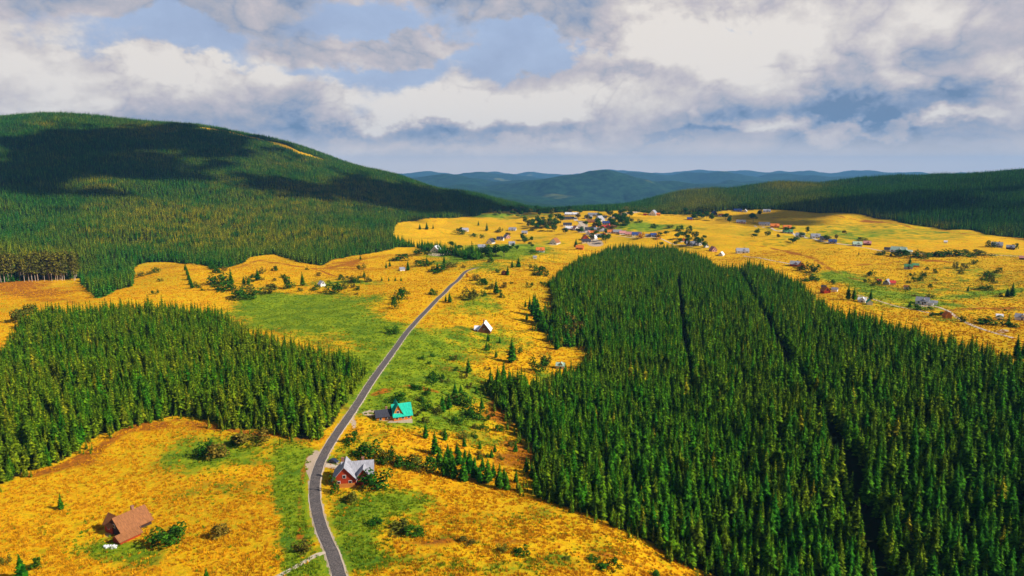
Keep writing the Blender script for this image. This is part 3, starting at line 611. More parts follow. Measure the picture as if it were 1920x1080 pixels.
def crown_mesh(i, mat):
    key = ('c', i, mat.name)
    if key not in BCACHE:
        r = random.Random(400+i); L = [(r.uniform(-.25, .25), r.uniform(-.25, .25), r.uniform(.4, .8), r.uniform(.18, .28), r.uniform(.15, .22)) for _ in range(7)]
        BCACHE[key] = leafball(i, L, 70, .055).mesh('crown', mat)
    return BCACHE[key]
BTR = trunk_mb(.55, .035).mesh('trunk', M_BRK)
TBR = random.Random(77)
def bush(px, py, w, h, c, label, group=None):
    x, y, z, t = at(px, py); f = y*math.cos(PITCH)-(z-CZ)*math.sin(PITCH); k = f/F; m_ = {'d': M_BUD, 'o': M_BUO, 'b': M_BUB, 'g': M_BUG}[c]
    W = w*k*1.15; Hh = h*k*1.05
    e = bpy.data.objects.new('bush', bush_mesh(TBR.randrange(5), m_)); COL.objects.link(e); e.location = (x, y+W*.25, H(np.array([x]), np.array([y+W*.25]))[0]-.15); e.rotation_euler = (0, 0, TBR.uniform(0, 6.28)); e.scale = (W, W, max(Hh, W*.3)); tag(e, label, 'bush', group)
def broad(px, py, w, h, c, label, group=None):
    x, y, z, t = at(px, py); f = y*math.cos(PITCH)-(z-CZ)*math.sin(PITCH); k = f/F; m_ = {'d': M_BUD, 'o': M_BUO, 'b': M_BUB, 'g': M_BUG}[c]
    e = empty('broadleaf_tree', (x, y, z-.1), TBR.uniform(0, 6.28), (w*k*1.2, w*k*1.2, h*k*1.08)); tag(e, label, 'tree', group)
    child('crown', crown_mesh(TBR.randrange(5), m_), e); child('trunk', BTR, e)
def sp(px, py, h, label, group=None, wr=1.15, olive=False):
    x, y, z, t = at(px, py); f = y*math.cos(PITCH)-(z-CZ)*math.sin(PITCH)
    put_spruce((x, y, z-.1), h*f/F*1.04, wr, olive, label, group, rnd=TBR)

# ------------------------------------------------------------------ single trees and bushes (picture position of the foot, size in picture pixels)
G1 = 'young spruces on the slope between road and forest'; G2 = 'trees of the stream-side copse'
SL = [(915, 640, 16, 'small spruce just below the white-roofed house, leftmost of its trio'), (912, 657, 18, 'small spruce left of the tall lone spruce below the white-roofed house'), (937, 643, 14, 'stubby spruce below and right of the white-roofed house'),
      (930, 671, 17, 'small spruce at the left foot of the tall lone spruce'), (960, 680, 48, 'tall lone spruce on the slope below the white-roofed house'), (878, 700, 28, 'broad dark spruce alone in the grass between road and big forest'),
      (798, 821, 33, 'spruce standing alone right of the golden plot under the teal-roofed house'), (903, 766, 24, 'spruce on the orange slope at the big forest tip'), (853, 745, 30, 'left of two slim spruces above the dark thicket'), (864, 737, 18, 'right of two slim spruces above the dark thicket'),
      (830, 772, 34, 'dense dark spruce left in the thicket right of the teal-roofed house'), (842, 768, 30, 'dense dark spruce right in the thicket right of the teal-roofed house'), (893, 738, 16, 'low wide spruce on the orange slope above the thicket'),
      (835, 825, 24, 'slim spruce at the top of the stream-side copse'), (870, 838, 20, 'first of the row of small spruces on the orange slope'), (900, 842, 19, 'second of the row of small spruces on the orange slope'), (928, 848, 16, 'small round-topped spruce in the middle of the orange slope'), (922, 858, 18, 'small spruce under the round-topped one on the orange slope'),
      (967, 847, 22, 'small spruce alone on the right of the orange slope'), (1001, 850, 22, 'small spruce on the orange slope touching the big forest'), (987, 886, 30, 'spruce at the lower right corner of the orange slope'),
      (115, 955, 33, 'small ragged spruce alone in the golden meadow at left'), (40, 1086, 52, 'dark spruce cut by the bottom left corner'), (388, 1090, 28, 'spruce tip poking in at the bottom edge, left of the road'),
      (843, 568, 19, 'right of two small spruces beside the road far up'), (836, 566, 14, 'left of two small spruces beside the road far up'), (930, 552, 26, 'single pointed spruce right of the hedge by the far road bend'),
      (960, 502, 16, 'left of two pointed spruces beyond the road bend'), (972, 501, 20, 'right of two pointed spruces beyond the road bend'), (952, 516, 18, 'spruce in front of the small brown house'), (885, 487, 34, 'tallest dark spruce at the end of the wedge of woods'),
      (855, 478, 24, 'dark spruce left of the tallest one at the end of the wedge'), (873, 487, 20, 'short spruce at the left foot of the tallest one'), (433, 533, 32, 'tall dark spruce in the left golden field'), (483, 526, 22, 'spruce alone near the middle of the left golden field'),
      (457, 533, 15, 'left of two tiny spruces in the left golden field'), (466, 534, 15, 'right of two tiny spruces in the left golden field'), (567, 536, 26, 'pointed spruce left of the white cottage'), (397, 503, 18, 'small spruce hugging the mountain forest edge'), (370, 497, 18, 'small spruce under the mountain forest edge, further left'),
      (683, 521, 14, 'small spruce on the golden rise right of the white cottage'), (716, 527, 9, 'first of four tiny spruces in a row on the golden rise'), (729, 527, 9, 'second of four tiny spruces in a row on the golden rise'), (741, 527, 9, 'third of four tiny spruces in a row on the golden rise'), (752, 527, 8, 'last of four tiny spruces in a row on the golden rise'),
      (765, 507, 20, 'dark spruce in front of the small white hut'), (731, 500, 12, 'small spruce above the golden rise, right one'), (724, 503, 12, 'small spruce above the golden rise, left one'), (676, 487, 10, 'tiny spruce at the mountain forest foot'), (787, 430, 11, 'left one of the spruce pair on the upper golden meadow'), (800, 430, 14, 'right one of the spruce pair on the upper golden meadow'),
      (812, 429, 9, 'tiny spruce right of the pair on the upper golden meadow'), (913, 433, 15, 'slim spruce in the middle of the upper golden meadow'), (897, 423, 9, 'tiny spruce high on the upper golden meadow'), (800, 496, 16, 'spruce on the hedge below the white chalet, left'), (820, 506, 16, 'spruce on the hedge below the white chalet, middle'), (833, 497, 18, 'spruce on the hedge below the white chalet, right'),
      (1080, 463, 16, 'spruce at the left entrance of the village, by the golden field'), (1632, 562, 20, 'dark pointed spruce behind the teal-roofed hut at the forest edge'), (1590, 562, 30, 'left one of the tall tree pair by the orange house'), (1601, 563, 26, 'right one of the tall tree pair by the orange house'),
      (1706, 495, 16, 'dark spruce behind the green-roofed house on the right meadow'), (1706, 576, 14, 'slim spruce left of the big grey-roofed house'), (1815, 547, 11, 'tiny spruce alone on the right meadow'), (1897, 557, 27, 'largest dark spruce on the right meadow near the picture edge'), (1888, 556, 18, 'smaller spruce leaning on the largest one on the right meadow'),
      (1890, 612, 24, 'spruce in the dark hedge left of the white cottage at right edge'), (1905, 668, 44, 'tall dark spruce at the right picture edge in front of the forest'), (1918, 672, 40, 'dark spruce cut by the right picture edge'), (1610, 478, 6, 'tiny spruce by the lane across the right meadow'), (1670, 480, 9, 'small spruce below the lane, left of the long hedge')]
for px, py, h, lab in SL: sp(px, py, h, lab, None, 1.9 if h < 30 else 1.6)
for px, py, h in [(815, 852, 42), (824, 868, 30), (835, 892, 48), (846, 880, 44), (850, 897, 42), (861, 872, 34), (870, 902, 50), (880, 888, 44), (890, 897, 42), (899, 905, 32), (840, 862, 30), (872, 868, 26), (905, 884, 28), (857, 850, 22)]:
    sp(px, py, h, 'dark spruce crowded into the stream-side copse below the orange slope', G2, 1.8)
for px, py, h in [(915, 905, 44), (925, 895, 28), (937, 916, 46), (950, 918, 36), (968, 905, 26), (945, 900, 24)]:
    sp(px, py, h, 'spruce in the clump between the stream-side copse and the big forest', 'spruce clump by the big forest', 1.8)
for px, py, h in [(920, 735, 42), (932, 722, 30), (945, 728, 50), (957, 735, 40), (970, 745, 46), (985, 738, 30), (1000, 745, 36)]:
    sp(px, py, h, 'spruce of the left tip of the big forest, beside the orange slope', 'spruces at the forest tip', 1.6)
for px, py, h in [(1000, 592, 40), (1008, 606, 44), (993, 582, 26), (988, 600, 16), (1014, 612, 38), (1003, 575, 24), (1020, 622, 30), (1032, 640, 30), (1043, 655, 34), (985, 576, 14)]:
    sp(px, py, h, 'spruce in the ragged row along the west side of the big forest', 'ragged spruce row west of the big forest', 1.7)
for px, py, h in [(348, 508, 16), (351, 516, 17), (354, 525, 18), (357, 534, 18), (360, 541, 17)]:
    sp(px, py, h, 'spruce in the narrow line running down the left golden field', 'line of spruces in the left golden field', 1.9)
GP = 'bare-trunked pines at the clearing'
for i in range(46):
    px = TBR.uniform(-20, 150); py = 527+TBR.uniform(-6, 3)-(px/150)*3; h = TBR.uniform(38, 56)
    x, y, z, t = at(px, py); k = (y*math.cos(PITCH)-(z-CZ)*math.sin(PITCH))/F*h
    e = empty('pine_tree', (x, y, z-.1), TBR.uniform(0, 6.28)); tag(e, 'olive pine with a bare pale trunk lining the orange clearing at far left', 'tree', GP)
    if i == 0:
        PT = trunk_mb(.8, .010).mesh('trunk', M_BRP); PCR = []
        for q in range(4):
            r = random.Random(q+900); PCR.append(leafball(q+50, [(r.uniform(-.04, .04), r.uniform(-.04, .04), z_, .09+.03*r.random(), .07) for z_ in (.36, .47, .58, .69, .80, .9)], 60, .028).mesh('crown', M_PIN))
    c = child('crown', TBR.choice(PCR), e); tr = child('trunk', PT, e); e.scale = (k*1.25, k*1.25, k)
BL = [(623, 926, 20, 34, 'd', 'tall dark bush between the road and the red-gabled house'), (697, 922, 58, 38, 'd', 'largest dark green bush right below the red-gabled house'), (655, 943, 34, 22, 'o', 'olive bush in front of the red-gabled house'),
      (703, 987, 32, 13, 'd', 'small dark bush in the meadow below the red-gabled house'), (745, 1003, 50, 20, 'o', 'olive half of the long bush in the lower meadow'), (778, 1008, 44, 24, 'd', 'darker right half of the long bush in the lower meadow'), (874, 1023, 28, 13, 'b', 'brownish low bush in the lower meadow'),
      (943, 1037, 22, 16, 'o', 'small olive bush in the lower meadow, left of a darker one'), (978, 1043, 32, 17, 'd', 'dark low bush in the lower meadow, right of an olive one'), (1062, 1050, 16, 9, 'o', 'tiny bush in the lower meadow'), (1110, 1055, 24, 11, 'd', 'small bush near the bottom edge right of centre'), (1143, 1074, 40, 20, 'd', 'dark bush near the bottom edge right of centre'),
      (1228, 1082, 28, 12, 'd', 'small bush at the bottom edge close to the forest'), (566, 1038, 32, 24, 'b', 'brown round bush left of the road above the gravel path'), (298, 1032, 60, 38, 'd', 'big dark green bush in front of the brown-roofed house'), (330, 1010, 38, 26, 'd', 'green bush behind the big one by the brown-roofed house'),
      (408, 1009, 40, 30, 'b', 'brownish round bush alone in the left golden meadow'), (384, 862, 36, 36, 'd', 'dark left half of the big bush in the left meadow'), (404, 862, 44, 34, 'b', 'brownish right half of the big bush in the left meadow'), (438, 838, 26, 18, 'd', 'dark left end of the bushes below the left forest'), (467, 840, 56, 28, 'b', 'brown-green broad bush below the left forest'),
      (655, 836, 32, 26, 'd', 'first bush of the hedge right of the road, by the asphalt'), (690, 860, 52, 30, 'd', 'broad dark bush in the hedge above the red-gabled house'), (720, 866, 28, 26, 'o', 'olive bush in the hedge, right of the broad dark one'), (735, 870, 22, 34, 'd', 'tall bush in the middle of the hedge'), (757, 876, 34, 24, 'd', 'dark bush in the right half of the hedge'),
      (785, 882, 40, 30, 'o', 'wide olive bush at the right end of the hedge'), (812, 888, 40, 30, 'd', 'dark bush where the hedge meets the copse'), (905, 808, 20, 13, 'd', 'small round bush alone on the orange slope'), (888, 822, 14, 10, 'd', 'small bush above the row of little spruces'), (855, 797, 26, 18, 'd', 'dark bush right of the teal-roofed house, lower'),
      (885, 788, 36, 26, 'd', 'dark bush on the orange slope left of the forest'), (870, 765, 40, 26, 'd', 'dark bush under the thicket'), (800, 771, 28, 17, 'd', 'dark bush right of the teal-roofed house, upper'), (740, 757, 40, 18, 'd', 'dark bush behind the teal-roofed house'), (812, 714, 24, 17, 'd', 'dark bush on the green slope above the thicket'),
      (780, 732, 24, 13, 'd', 'low dark bush on the green slope, left'), (797, 742, 22, 14, 'd', 'low dark bush on the green slope, right'), (1010, 700, 30, 34, 'd', 'dark bush left of the pale hut'), (1025, 690, 24, 26, 'o', 'olive bush touching the pale hut clearing'), (737, 627, 28, 15, 'd', 'dark flat bush left of the road half way up'),
      (812, 554, 20, 13, 'd', 'small dark bush left of the far road'), (882, 563, 34, 22, 'o', 'round olive bush right of the far road'), (750, 562, 22, 22, 'd', 'upper bush of the slanting dark clump'), (743, 571, 18, 20, 'd', 'middle bush of the slanting dark clump'), (738, 580, 14, 20, 'd', 'lower bush of the slanting dark clump'),
      (757, 553, 18, 14, 'd', 'topmost bush of the slanting dark clump'), (877, 520, 9, 10, 'g', 'small orange autumn bush beside the far road'), (892, 527, 16, 14, 'b', 'brown bush right of the orange one by the far road'), (905, 535, 22, 14, 'd', 'bush in the hedge right of the far road, upper'), (918, 543, 18, 12, 'o', 'bush in the hedge right of the far road, lower'), (941, 559, 14, 10, 'd', 'low bush under the single pointed spruce'),
      (932, 512, 10, 9, 'd', 'small bush left of the small brown house'), (1000, 508, 24, 12, 'd', 'dark bush near the forest far corner, left'), (1018, 518, 30, 18, 'd', 'dark bush near the forest far corner, right'), (920, 492, 16, 10, 'd', 'bush in the far hollow beyond the road bend'), (450, 563, 52, 22, 'd', 'broad dark bush at the upper rim of the green field'),
      (405, 535, 40, 22, 'd', 'dark bush at the left rim of the golden field, upper'), (420, 546, 44, 18, 'd', 'dark bush at the left rim of the golden field, lower'), (480, 552, 60, 16, 'o', 'long olive hedge above the green field'), (540, 542, 24, 30, 'd', 'rounded dark bush left of the white cottage'), (590, 545, 16, 12, 'd', 'small bush under the white cottage'),
      (625, 552, 34, 24, 'd', 'dark bush right below the white cottage'), (642, 543, 18, 16, 'o', 'olive bush right of the white cottage'), (655, 530, 20, 14, 'o', 'olive bush on the rise right of the white cottage'), (668, 545, 14, 10, 'd', 'small bush further right of the white cottage'), (790, 500, 40, 14, 'd', 'dark hedge below the white chalet, left part'),
      (820, 512, 40, 12, 'd', 'dark hedge below the white chalet, right part'), (845, 502, 24, 12, 'o', 'olive bush above the far road bend'), (745, 490, 36, 14, 'd', 'dark bush left above the small white hut'), (790, 480, 30, 16, 'd', 'dark bush left of the white chalet'), (838, 480, 24, 18, 'd', 'dark bush right of the white chalet'), (862, 433, 0.1+16, 8, 'd', 'dark bush left of the pale cottage on the upper meadow'),
      (862, 440, 22, 9, 'd', 'dark low bush below the pale cottage on the upper meadow'), (887, 445, 16, 8, 'd', 'bush on the upper meadow right of the pale cottage'), (903, 447, 9, 9, 'd', 'small bush on the upper meadow, further right'), (936, 436, 12, 9, 'd', 'small bush by the roofs left of the village'), (985, 452, 12, 10, 'd', 'bush in the middle of the outlying houses'),
      (1000, 476, 20, 8, 'd', 'bush beside the green hollow'), (1227, 428, 16, 9, 'd', 'bush on the green-yellow field right of the village'), (1198, 418, 14, 7, 'd', 'bush on the field close to the village woods'), (1258, 428, 16, 7, 'o', 'faint olive bush on the field right of the village'), (1275, 434, 18, 12, 'd', 'bush left of the dark tree group right of the village'), (1293, 438, 16, 16, 'd', 'tall bush right of the village'),
      (1203, 448, 14, 13, 'g', 'left orange autumn bush at the rear edge of the big forest'), (1234, 449, 11, 11, 'g', 'right orange autumn bush at the rear edge of the big forest'), (1510, 508, 20, 16, 'd', 'dark bush right of the orange-walled house'), (1530, 512, 24, 18, 'd', 'bush further right of the orange-walled house'), (1520, 527, 34, 14, 'd', 'dark hedge under the orange-walled house'),
      (1562, 534, 16, 10, 'd', 'bush above the red-walled house'), (1645, 534, 16, 14, 'd', 'round bush left of the red cottage on the right meadow'), (1637, 537, 10, 8, 'o', 'small olive bush left of the round one'), (1756, 513, 10, 9, 'd', 'round green bush alone on the right meadow'), (1793, 505, 10, 16, 'o', 'thin bush on the orange stripe of the right meadow'),
      (1812, 503, 14, 10, 'o', 'low bush on the orange stripe of the right meadow'), (1830, 496, 13, 10, 'd', 'dark bush at the end of the orange stripe'), (1872, 512, 16, 12, 'd', 'bush above the scattered row on the right meadow'), (1860, 518, 22, 7, 'd', 'first of the scattered row of bushes on the right meadow'), (1852, 526, 22, 7, 'd', 'second of the scattered row of bushes on the right meadow'),
      (1865, 532, 16, 18, 'o', 'tall olive bush in the scattered row'), (1855, 545, 30, 7, 'd', 'lowest of the scattered row of bushes on the right meadow'), (1728, 583, 22, 13, 'd', 'dark bush in front of the big grey-roofed house'), (1765, 592, 26, 8, 'd', 'dark low hedge right of the big grey-roofed house'), (1808, 604, 16, 14, 'd', 'bush at the forest edge right of the orange hut'),
      (1870, 610, 50, 13, 'd', 'long dark hedge left of the white cottage at right edge'), (1905, 615, 26, 12, 'd', 'dark bush under the white cottage at right edge'), (1695, 480, 40, 12, 'd', 'left end of the long dark hedge on the right meadow'), (1712, 482, 26, 15, 'd', 'dark high bush in the long hedge'), (1735, 484, 34, 12, 'd', 'third bush of the long dark hedge'),
      (1760, 482, 34, 13, 'd', 'broad bush in the middle of the long dark hedge'), (1790, 482, 40, 15, 'd', 'broadest bush of the long dark hedge'), (1820, 482, 40, 14, 'd', 'dark bush right of the broadest one in the long hedge'), (1850, 480, 36, 10, 'o', 'olive right end of the long hedge'), (1655, 479, 26, 7, 'd', 'low dark bush below the lane, left of the long hedge'),
      (1860, 464, 18, 14, 'd', 'dark bush left of the grey house at the far right'), (1905, 468, 12, 13, 'd', 'dark bush right of the grey house at the far right'), (1622, 452, 22, 6, 'o', 'olive bush behind the green-roofed farm'), (8, 1062, 16, 22, 'o', 'bush cut by the left edge in the bottom corner'), (60, 1070, 0.1+24, 26, 'd', 'dark bush right of the bottom left corner spruce')]
for px, py, w_, h_, c_, lab in BL: bush(px, py, w_, h_, c_, lab)
for (x0, x1, y0, y1, n_, lab, gr) in ((770, 990, 650, 800, 34, 'small dark shrub scattered on the green slope between road and right forest', 'shrubs on the green slope'), (820, 1000, 800, 890, 20, 'small shrub scattered on the orange slope by the stream', 'shrubs on the orange slope'),
    (380, 740, 500, 556, 34, 'small dark shrub in the scattered hedges of the left golden field', 'shrubs in the left golden field'), (860, 1030, 500, 560, 14, 'small dark shrub on the grass between far road bend and right forest', 'shrubs past the road bend'), (660, 830, 860, 905, 12, 'low shrub filling the hedge above the red-gabled house', 'shrubs filling the hedge'),
    (1560, 1900, 505, 600, 22, 'small shrub dotted over the green part of the right meadow', 'shrubs on the right meadow'), (150, 440, 500, 560, 14, 'dark shrub on the strip between mountain forest and left forest', 'shrubs between the two left forests')):
    for _ in range(n_):
        w_ = TBR.uniform(7, 16)*(1.0 if y0 < 600 else 1.35); bx_, by_ = TBR.uniform(x0, x1), TBR.uniform(y0, y1)
        if lab.startswith('low shrub'): by_ = 860+(bx_-660)*.22
        p_ = np.array(at(bx_, by_)[:2]); qx, qy = p_[:1], p_[1:]
        if inside(FOREST_R, qx, qy)[0] or inside(FOREST_L, qx, qy)[0] or dline(ROAD[::4], qx, qy)[0] < 9: continue
        if abs(bx_-908) < 40 and abs(by_-618) < 30: continue
        bush(bx_, by_, w_, w_*TBR.uniform(.5, .9), TBR.choice('dddob'), lab, gr)
# broadleaf and mixed trees in and around the village, in recognisable clumps
for pts, c_, lab, gr in (
    ([(992, 424), (1000, 426), (1008, 422), (1015, 428), (985, 420), (1005, 432)], 'd', 'dark tree in the grove left of the village, nearest the outlying grey roofs', 'grove by the outlying roofs'),
    ([(1022, 426), (1030, 422), (1038, 428), (1046, 424), (1032, 414), (1045, 412), (1052, 418), (1040, 434), (1026, 434)], 'd', 'dark tree in the dense grove on the left side of the village', 'dense grove left of the village'),
    ([(1152, 412), (1160, 416), (1168, 412), (1164, 424), (1156, 428), (1174, 418), (1180, 410), (1145, 406), (1138, 402)], 'd', 'dark tree in the grove on the right side of the village', 'grove right of the village'),
    ([(1282, 448), (1290, 452), (1270, 450), (1302, 448), (1310, 462), (1320, 466)], 'd', 'dark tree among the grey roofs behind the big forest', 'trees among the grey roofs'),
    ([(1308, 408), (1316, 412), (1325, 410), (1335, 414), (1360, 412), (1368, 418), (1300, 412)], 'd', 'tree in the row along the back of the right meadows', 'trees behind the right meadows'),
    ([(1412, 416), (1410, 410), (1425, 404)], 'd', 'tree beside the white house at the foot of the right hill', 'trees by the white hillfoot house'),
    ([(1060, 438), (1128, 452), (1135, 456), (1140, 450), (1090, 436), (1122, 428)], 'd', 'garden tree between the village roofs', 'village garden trees'),
    ([(1117, 430), (1100, 414), (1146, 432), (1085, 410)], 'b', 'brownish autumn tree between the village roofs', 'autumn trees in the village'),
    ([(845, 466), (862, 470), (900, 478), (915, 482), (930, 480), (945, 482)], 'd', 'tree along the green hollow below the outlying houses', 'trees along the green hollow'),
    ([(1060, 630), (1072, 640), (1085, 632), (1050, 618), (1066, 615), (1078, 622)], 'b', 'yellow-brown broadleaf tree at the forest corner above the pale hut', 'autumn trees above the pale hut'),
    ([(30, 605), (45, 600), (60, 596)], 'o', 'olive broadleaf tree at the far left corner of the left forest', 'olive trees at the left forest corner')):
    for px, py in pts:
        big = 1.0 if py < 480 else 1.9
        broad(px, py, TBR.uniform(11, 15)*big, TBR.uniform(11, 16)*big, c_, lab, gr)

for cx, cy, rx, ry, n_, lab, gr in ((1015, 422, 30, 11, 22, 'dark tree in the dense grove on the left side of the village', 'dense grove left of the village'), (1160, 418, 26, 10, 24, 'dark tree in the grove on the right side of the village', 'grove right of the village'),
    (1108, 428, 34, 24, 18, 'garden tree between the village roofs', 'village garden trees'), (960, 456, 50, 18, 12, 'small tree between the outlying houses left of the village', 'trees between outlying houses'), (1280, 452, 60, 12, 16, 'dark tree among the grey roofs behind the big forest', 'trees among the grey roofs'),
    (1500, 446, 90, 14, 16, 'small tree along the lane of coloured roofs', 'trees along the lane'), (1000, 400, 90, 5, 40, 'dark tree on the far rim of the golden plateau, left of the village', 'trees on the far plateau rim'), (1240, 401, 90, 4, 26, 'tree on the far rim of the plateau, right of the village', 'trees on the right plateau rim'), (900, 480, 40, 10, 12, 'tree along the green hollow below the outlying houses', 'trees along the green hollow')):
    for _ in range(n_):
        a, q = TBR.uniform(0, 6.28), TBR.random()**.5; broad(cx+rx*q*math.cos(a), cy+ry*q*math.sin(a), TBR.uniform(7, 12), TBR.uniform(7, 13), 'b' if TBR.random() < .1 else 'o' if TBR.random() < .2 else 'd', lab, gr)

# ------------------------------------------------------------------ houses
WALL = {'white': (.80, .76, .72), 'cream': (.72, .58, .38), 'orange': (.66, .19, .02), 'red': (.42, .05, .015), 'brown': (.20, .07, .025), 'dark': (.06, .035, .03), 'grey': (.38, .36, .38), 'pink': (.62, .33, .27)}
ROOF = {'brown': (.30, .115, .04), 'grey': (.30, .30, .34), 'lightgrey': (.36, .35, .38), 'white': (.86, .84, .88), 'dark': (.045, .045, .06), 'teal': (.015, .48, .32), 'orange': (.75, .20, .03), 'red': (.62, .05, .04), 'blue': (.035, .07, .22), 'green': (.09, .27, .12), 'pink': (.60, .25, .22), 'palegreen': (.42, .55, .42)}
def wm(n): return plain('wall_'+n, WALL[n], .22, 1.5, .9, .1, (.3, .3, 3))
def rm(n): return plain('roof_'+n, ROOF[n], .75, 1.1, .75, .2, (2.8, .7, .7))
M_GLASS = plain('window_glass', (.02, .03, .045), .1, 1, .15, .6); M_FRAME = plain('window_frame', (.75, .70, .64), .1, 2); M_DOOR = plain('door_wood', (.12, .05, .025), .3, 3); M_CHIM = plain('chimney_brick', (.35, .16, .10), .3, 4)
WC = {}
def window_mesh(w_, h_):
    k = ('w', w_, h_)
    if k not in WC:
        a = MB(); a.box(-w_/2, w_/2, -.10, .0, 0, h_); b = MB(); b.box(-w_/2+.14, w_/2-.14, -.13, -.101, .14, h_-.14); WC[k] = (a.mesh('window', M_FRAME), b.mesh('pane', M_GLASS))
    return WC[k]
def add_window(par, x, y, z, rz, w_=1.1, h_=1.3, sub=True):
    a, b = window_mesh(w_, h_); o = child('window', a, par); o.location = (x, y, z); o.rotation_euler = (0, 0, rz)
    if sub: child('pane', b, o)
    else: o.data = small_window(w_, h_)
def small_window(w_, h_):
    k = ('s', w_, h_)
    if k not in WC: a = MB(); a.box(-w_/2, w_/2, -.08, 0, 0, h_); WC[k] = a.mesh('window', M_GLASS)
    return WC[k]
def wing(root, cx, cy, L, D, hw, hr, rz, wall, roof, near, chimney=True, door=False, plab=None):
    """L along the ridge, D across it"""
    c, s_ = math.cos(rz), math.sin(rz); over = .55 if near else .4
    mb = MB(); mb.prism([(-D/2, -1.6), (D/2, -1.6), (D/2, hw), (0, hw+hr), (-D/2, hw)], 'x', -L/2, L/2)
    wl = mb.obj('wall', wm(wall), root); wl.location = (cx, cy, 0); wl.rotation_euler = (0, 0, rz)
    sl = hr/(D/2); e = D/2+over; th = .22; zb = hw-over*sl+.04
    mb = MB(); mb.prism([(-e, zb), (0, hw+hr+.04), (e, zb), (e, zb+th), (0, hw+hr+.04+th*1.3), (-e, zb+th)], 'x', -L/2-over, L/2+over)
    rf = mb.obj('roof', rm(roof), root); rf.location = (cx, cy, 0); rf.rotation_euler = (0, 0, rz)
    if chimney:
        mb = MB(); mb.box(-.45, .45, -.4, .4, hw+hr*.45, hw+hr+1.1); mb.box(-.55, .55, -.5, .5, hw+hr+1.1, hw+hr+1.3); ch = mb.obj('chimney', M_CHIM, rf); ch.location = (L*.18, D*.12, 0)
    def W(lx, ly, z, r): add_window(root, cx+c*lx-s_*ly, cy+s_*lx+c*ly, z, rz+r, 1.3 if near else 1.5, 1.35 if near else 1.4, near)
    nx = max(1, int(L/(2.7 if near else 4.5)))
    for i in range(nx):
        lx = -L/2+(i+.5)*L/nx
        if hw > 2.3: W(lx, -D/2-.01, hw-1.85, 0)
        if near and hw > 2.3: W(lx, D/2+.01, hw-1.85, math.pi)
    for sgn in (-1, 1):
        r = -math.pi/2 if sgn < 0 else math.pi/2
        for ly in ((-D*.25, D*.25) if D > 5 else (0,)):
            if hw > 2.3: W(sgn*(L/2+.01), ly, hw-1.85, r)
        if hr > 3: W(sgn*(L/2+.01), 0, hw+.5, r)
    if door:
        mb = MB(); mb.box(-.55, .55, -.12, 0, 0, 2.1); d = mb.obj('door', M_DOOR, root); lx = L*.08; d.location = (cx+c*lx-s_*(-D/2), cy+s_*lx+c*(-D/2), 0.02); d.rotation_euler = (0, 0, rz)
        if near: mb = MB(); mb.box(.36, .42, -.2, -.12, .95, 1.1); mb.obj('handle', M_FRAME, d)
def place(px, py, name, label, cat='house', group=None):
    x, y, z, t = at(px, py); e = empty(name, (x, y, z+.1), 0); b = math.atan2(x, y)
    tag(e, label, cat, group); return e, b, (y*math.cos(PITCH)-(z-CZ)*math.sin(PITCH))/F
# four near houses
e, b, k = place(250, 992, 'house', 'big chalet with weathered brown roof alone in the lower left golden meadow')
e.rotation_euler[2] = -b+R(28); e.scale = (.92, .92, .9)
wing(e, 0, 2.0, 11.0, 9.0, 2.0, 4.2, 0, 'dark', 'brown', True, True, True)
wing(e, -5.0, -4.9, 7.4, 4.6, 1.5, 1.3, R(0), 'red', 'brown', True, False)
wing(e, 5.2, 3.0, 4.6, 4.0, 2.4, 2.2, R(90), 'brown', 'brown', True, False)
wing(e, -3.8, 5.4, 5.0, 4.0, 3.0, 2.8, R(90), 'red', 'brown', True, False)
e, b, k = place(655, 908, 'house', 'log house with grey cross roof and bright red gable right beside the road bend')
e.rotation_euler[2] = -b+R(-6)
wing(e, -1.6, 3.2, 9.5, 8.6, 2.7, 4.8, R(90), 'red', 'lightgrey', True, True, False)
wing(e, 3.0, 4.6, 11.5, 6.6, 3.0, 4.0, R(2), 'orange', 'lightgrey', True, True, False)
wing(e, 5.4, 1.6, 4.5, 4.2, 3.4, 2.6, R(90), 'red', 'lightgrey', True, False)
mb = MB(); mb.box(-5.6, 2.4, -3.4, -1.7, -1.2, 1.0); mb.box(-5.6, 2.4, -3.45, -3.38, 1.0, 1.9); d = mb.obj('balcony', plain('timber', (.60, .22, .04), .3, 3), e)
mb = MB(); mb.box(-.6, .5, -1.25, -1.11, 0.05, 2.15); mb.obj('door', M_DOOR, e)
e, b, k = place(738, 789, 'house', 'orange timber house with steep teal roof and a dark-roofed wing')
e.rotation_euler[2] = -b+R(8)
wing(e, 4.2, 3.0, 8.8, 7.6, 2.5, 4.6, R(4), 'orange', 'teal', True, False)
wing(e, 2.2, 3.4, 7.4, 5.0, 3.0, 5.0, R(90), 'orange', 'teal', True, False)
wing(e, -4.2, 3.2, 8.0, 5.2, 2.6, 2.2, R(2), 'orange', 'dark', True, True, True)
mb = MB(); mb.box(-11.5, 8.8, -2.2, 5.5, -1.6, .12); mb.obj('terrace', M_GRAV, e)
mb = MB()
for i in range(16): mb.box(-11.0+i*1.28, -10.9+i*1.28, -2.15, -2.05, .12, 1.0)
mb.box(-11.1, 8.6, -2.16, -2.04, 1.0, 1.1); mb.obj('railing', plain('timber', (.60, .22, .04), .3, 3), e)
e, b, k = place(908, 624, 'house', 'small house with bright white roof and brown front gable in the golden field')
e.rotation_euler[2] = -b+R(90-8)
wing(e, 4.0, 0, 9.5, 9.2, 1.8, 5.8, 0, 'brown', 'white', True, True)
wing(e, 3.2, 4.8, 5.5, 4.6, 2.4, 2.0, R(90), 'white', 'white', True, False)
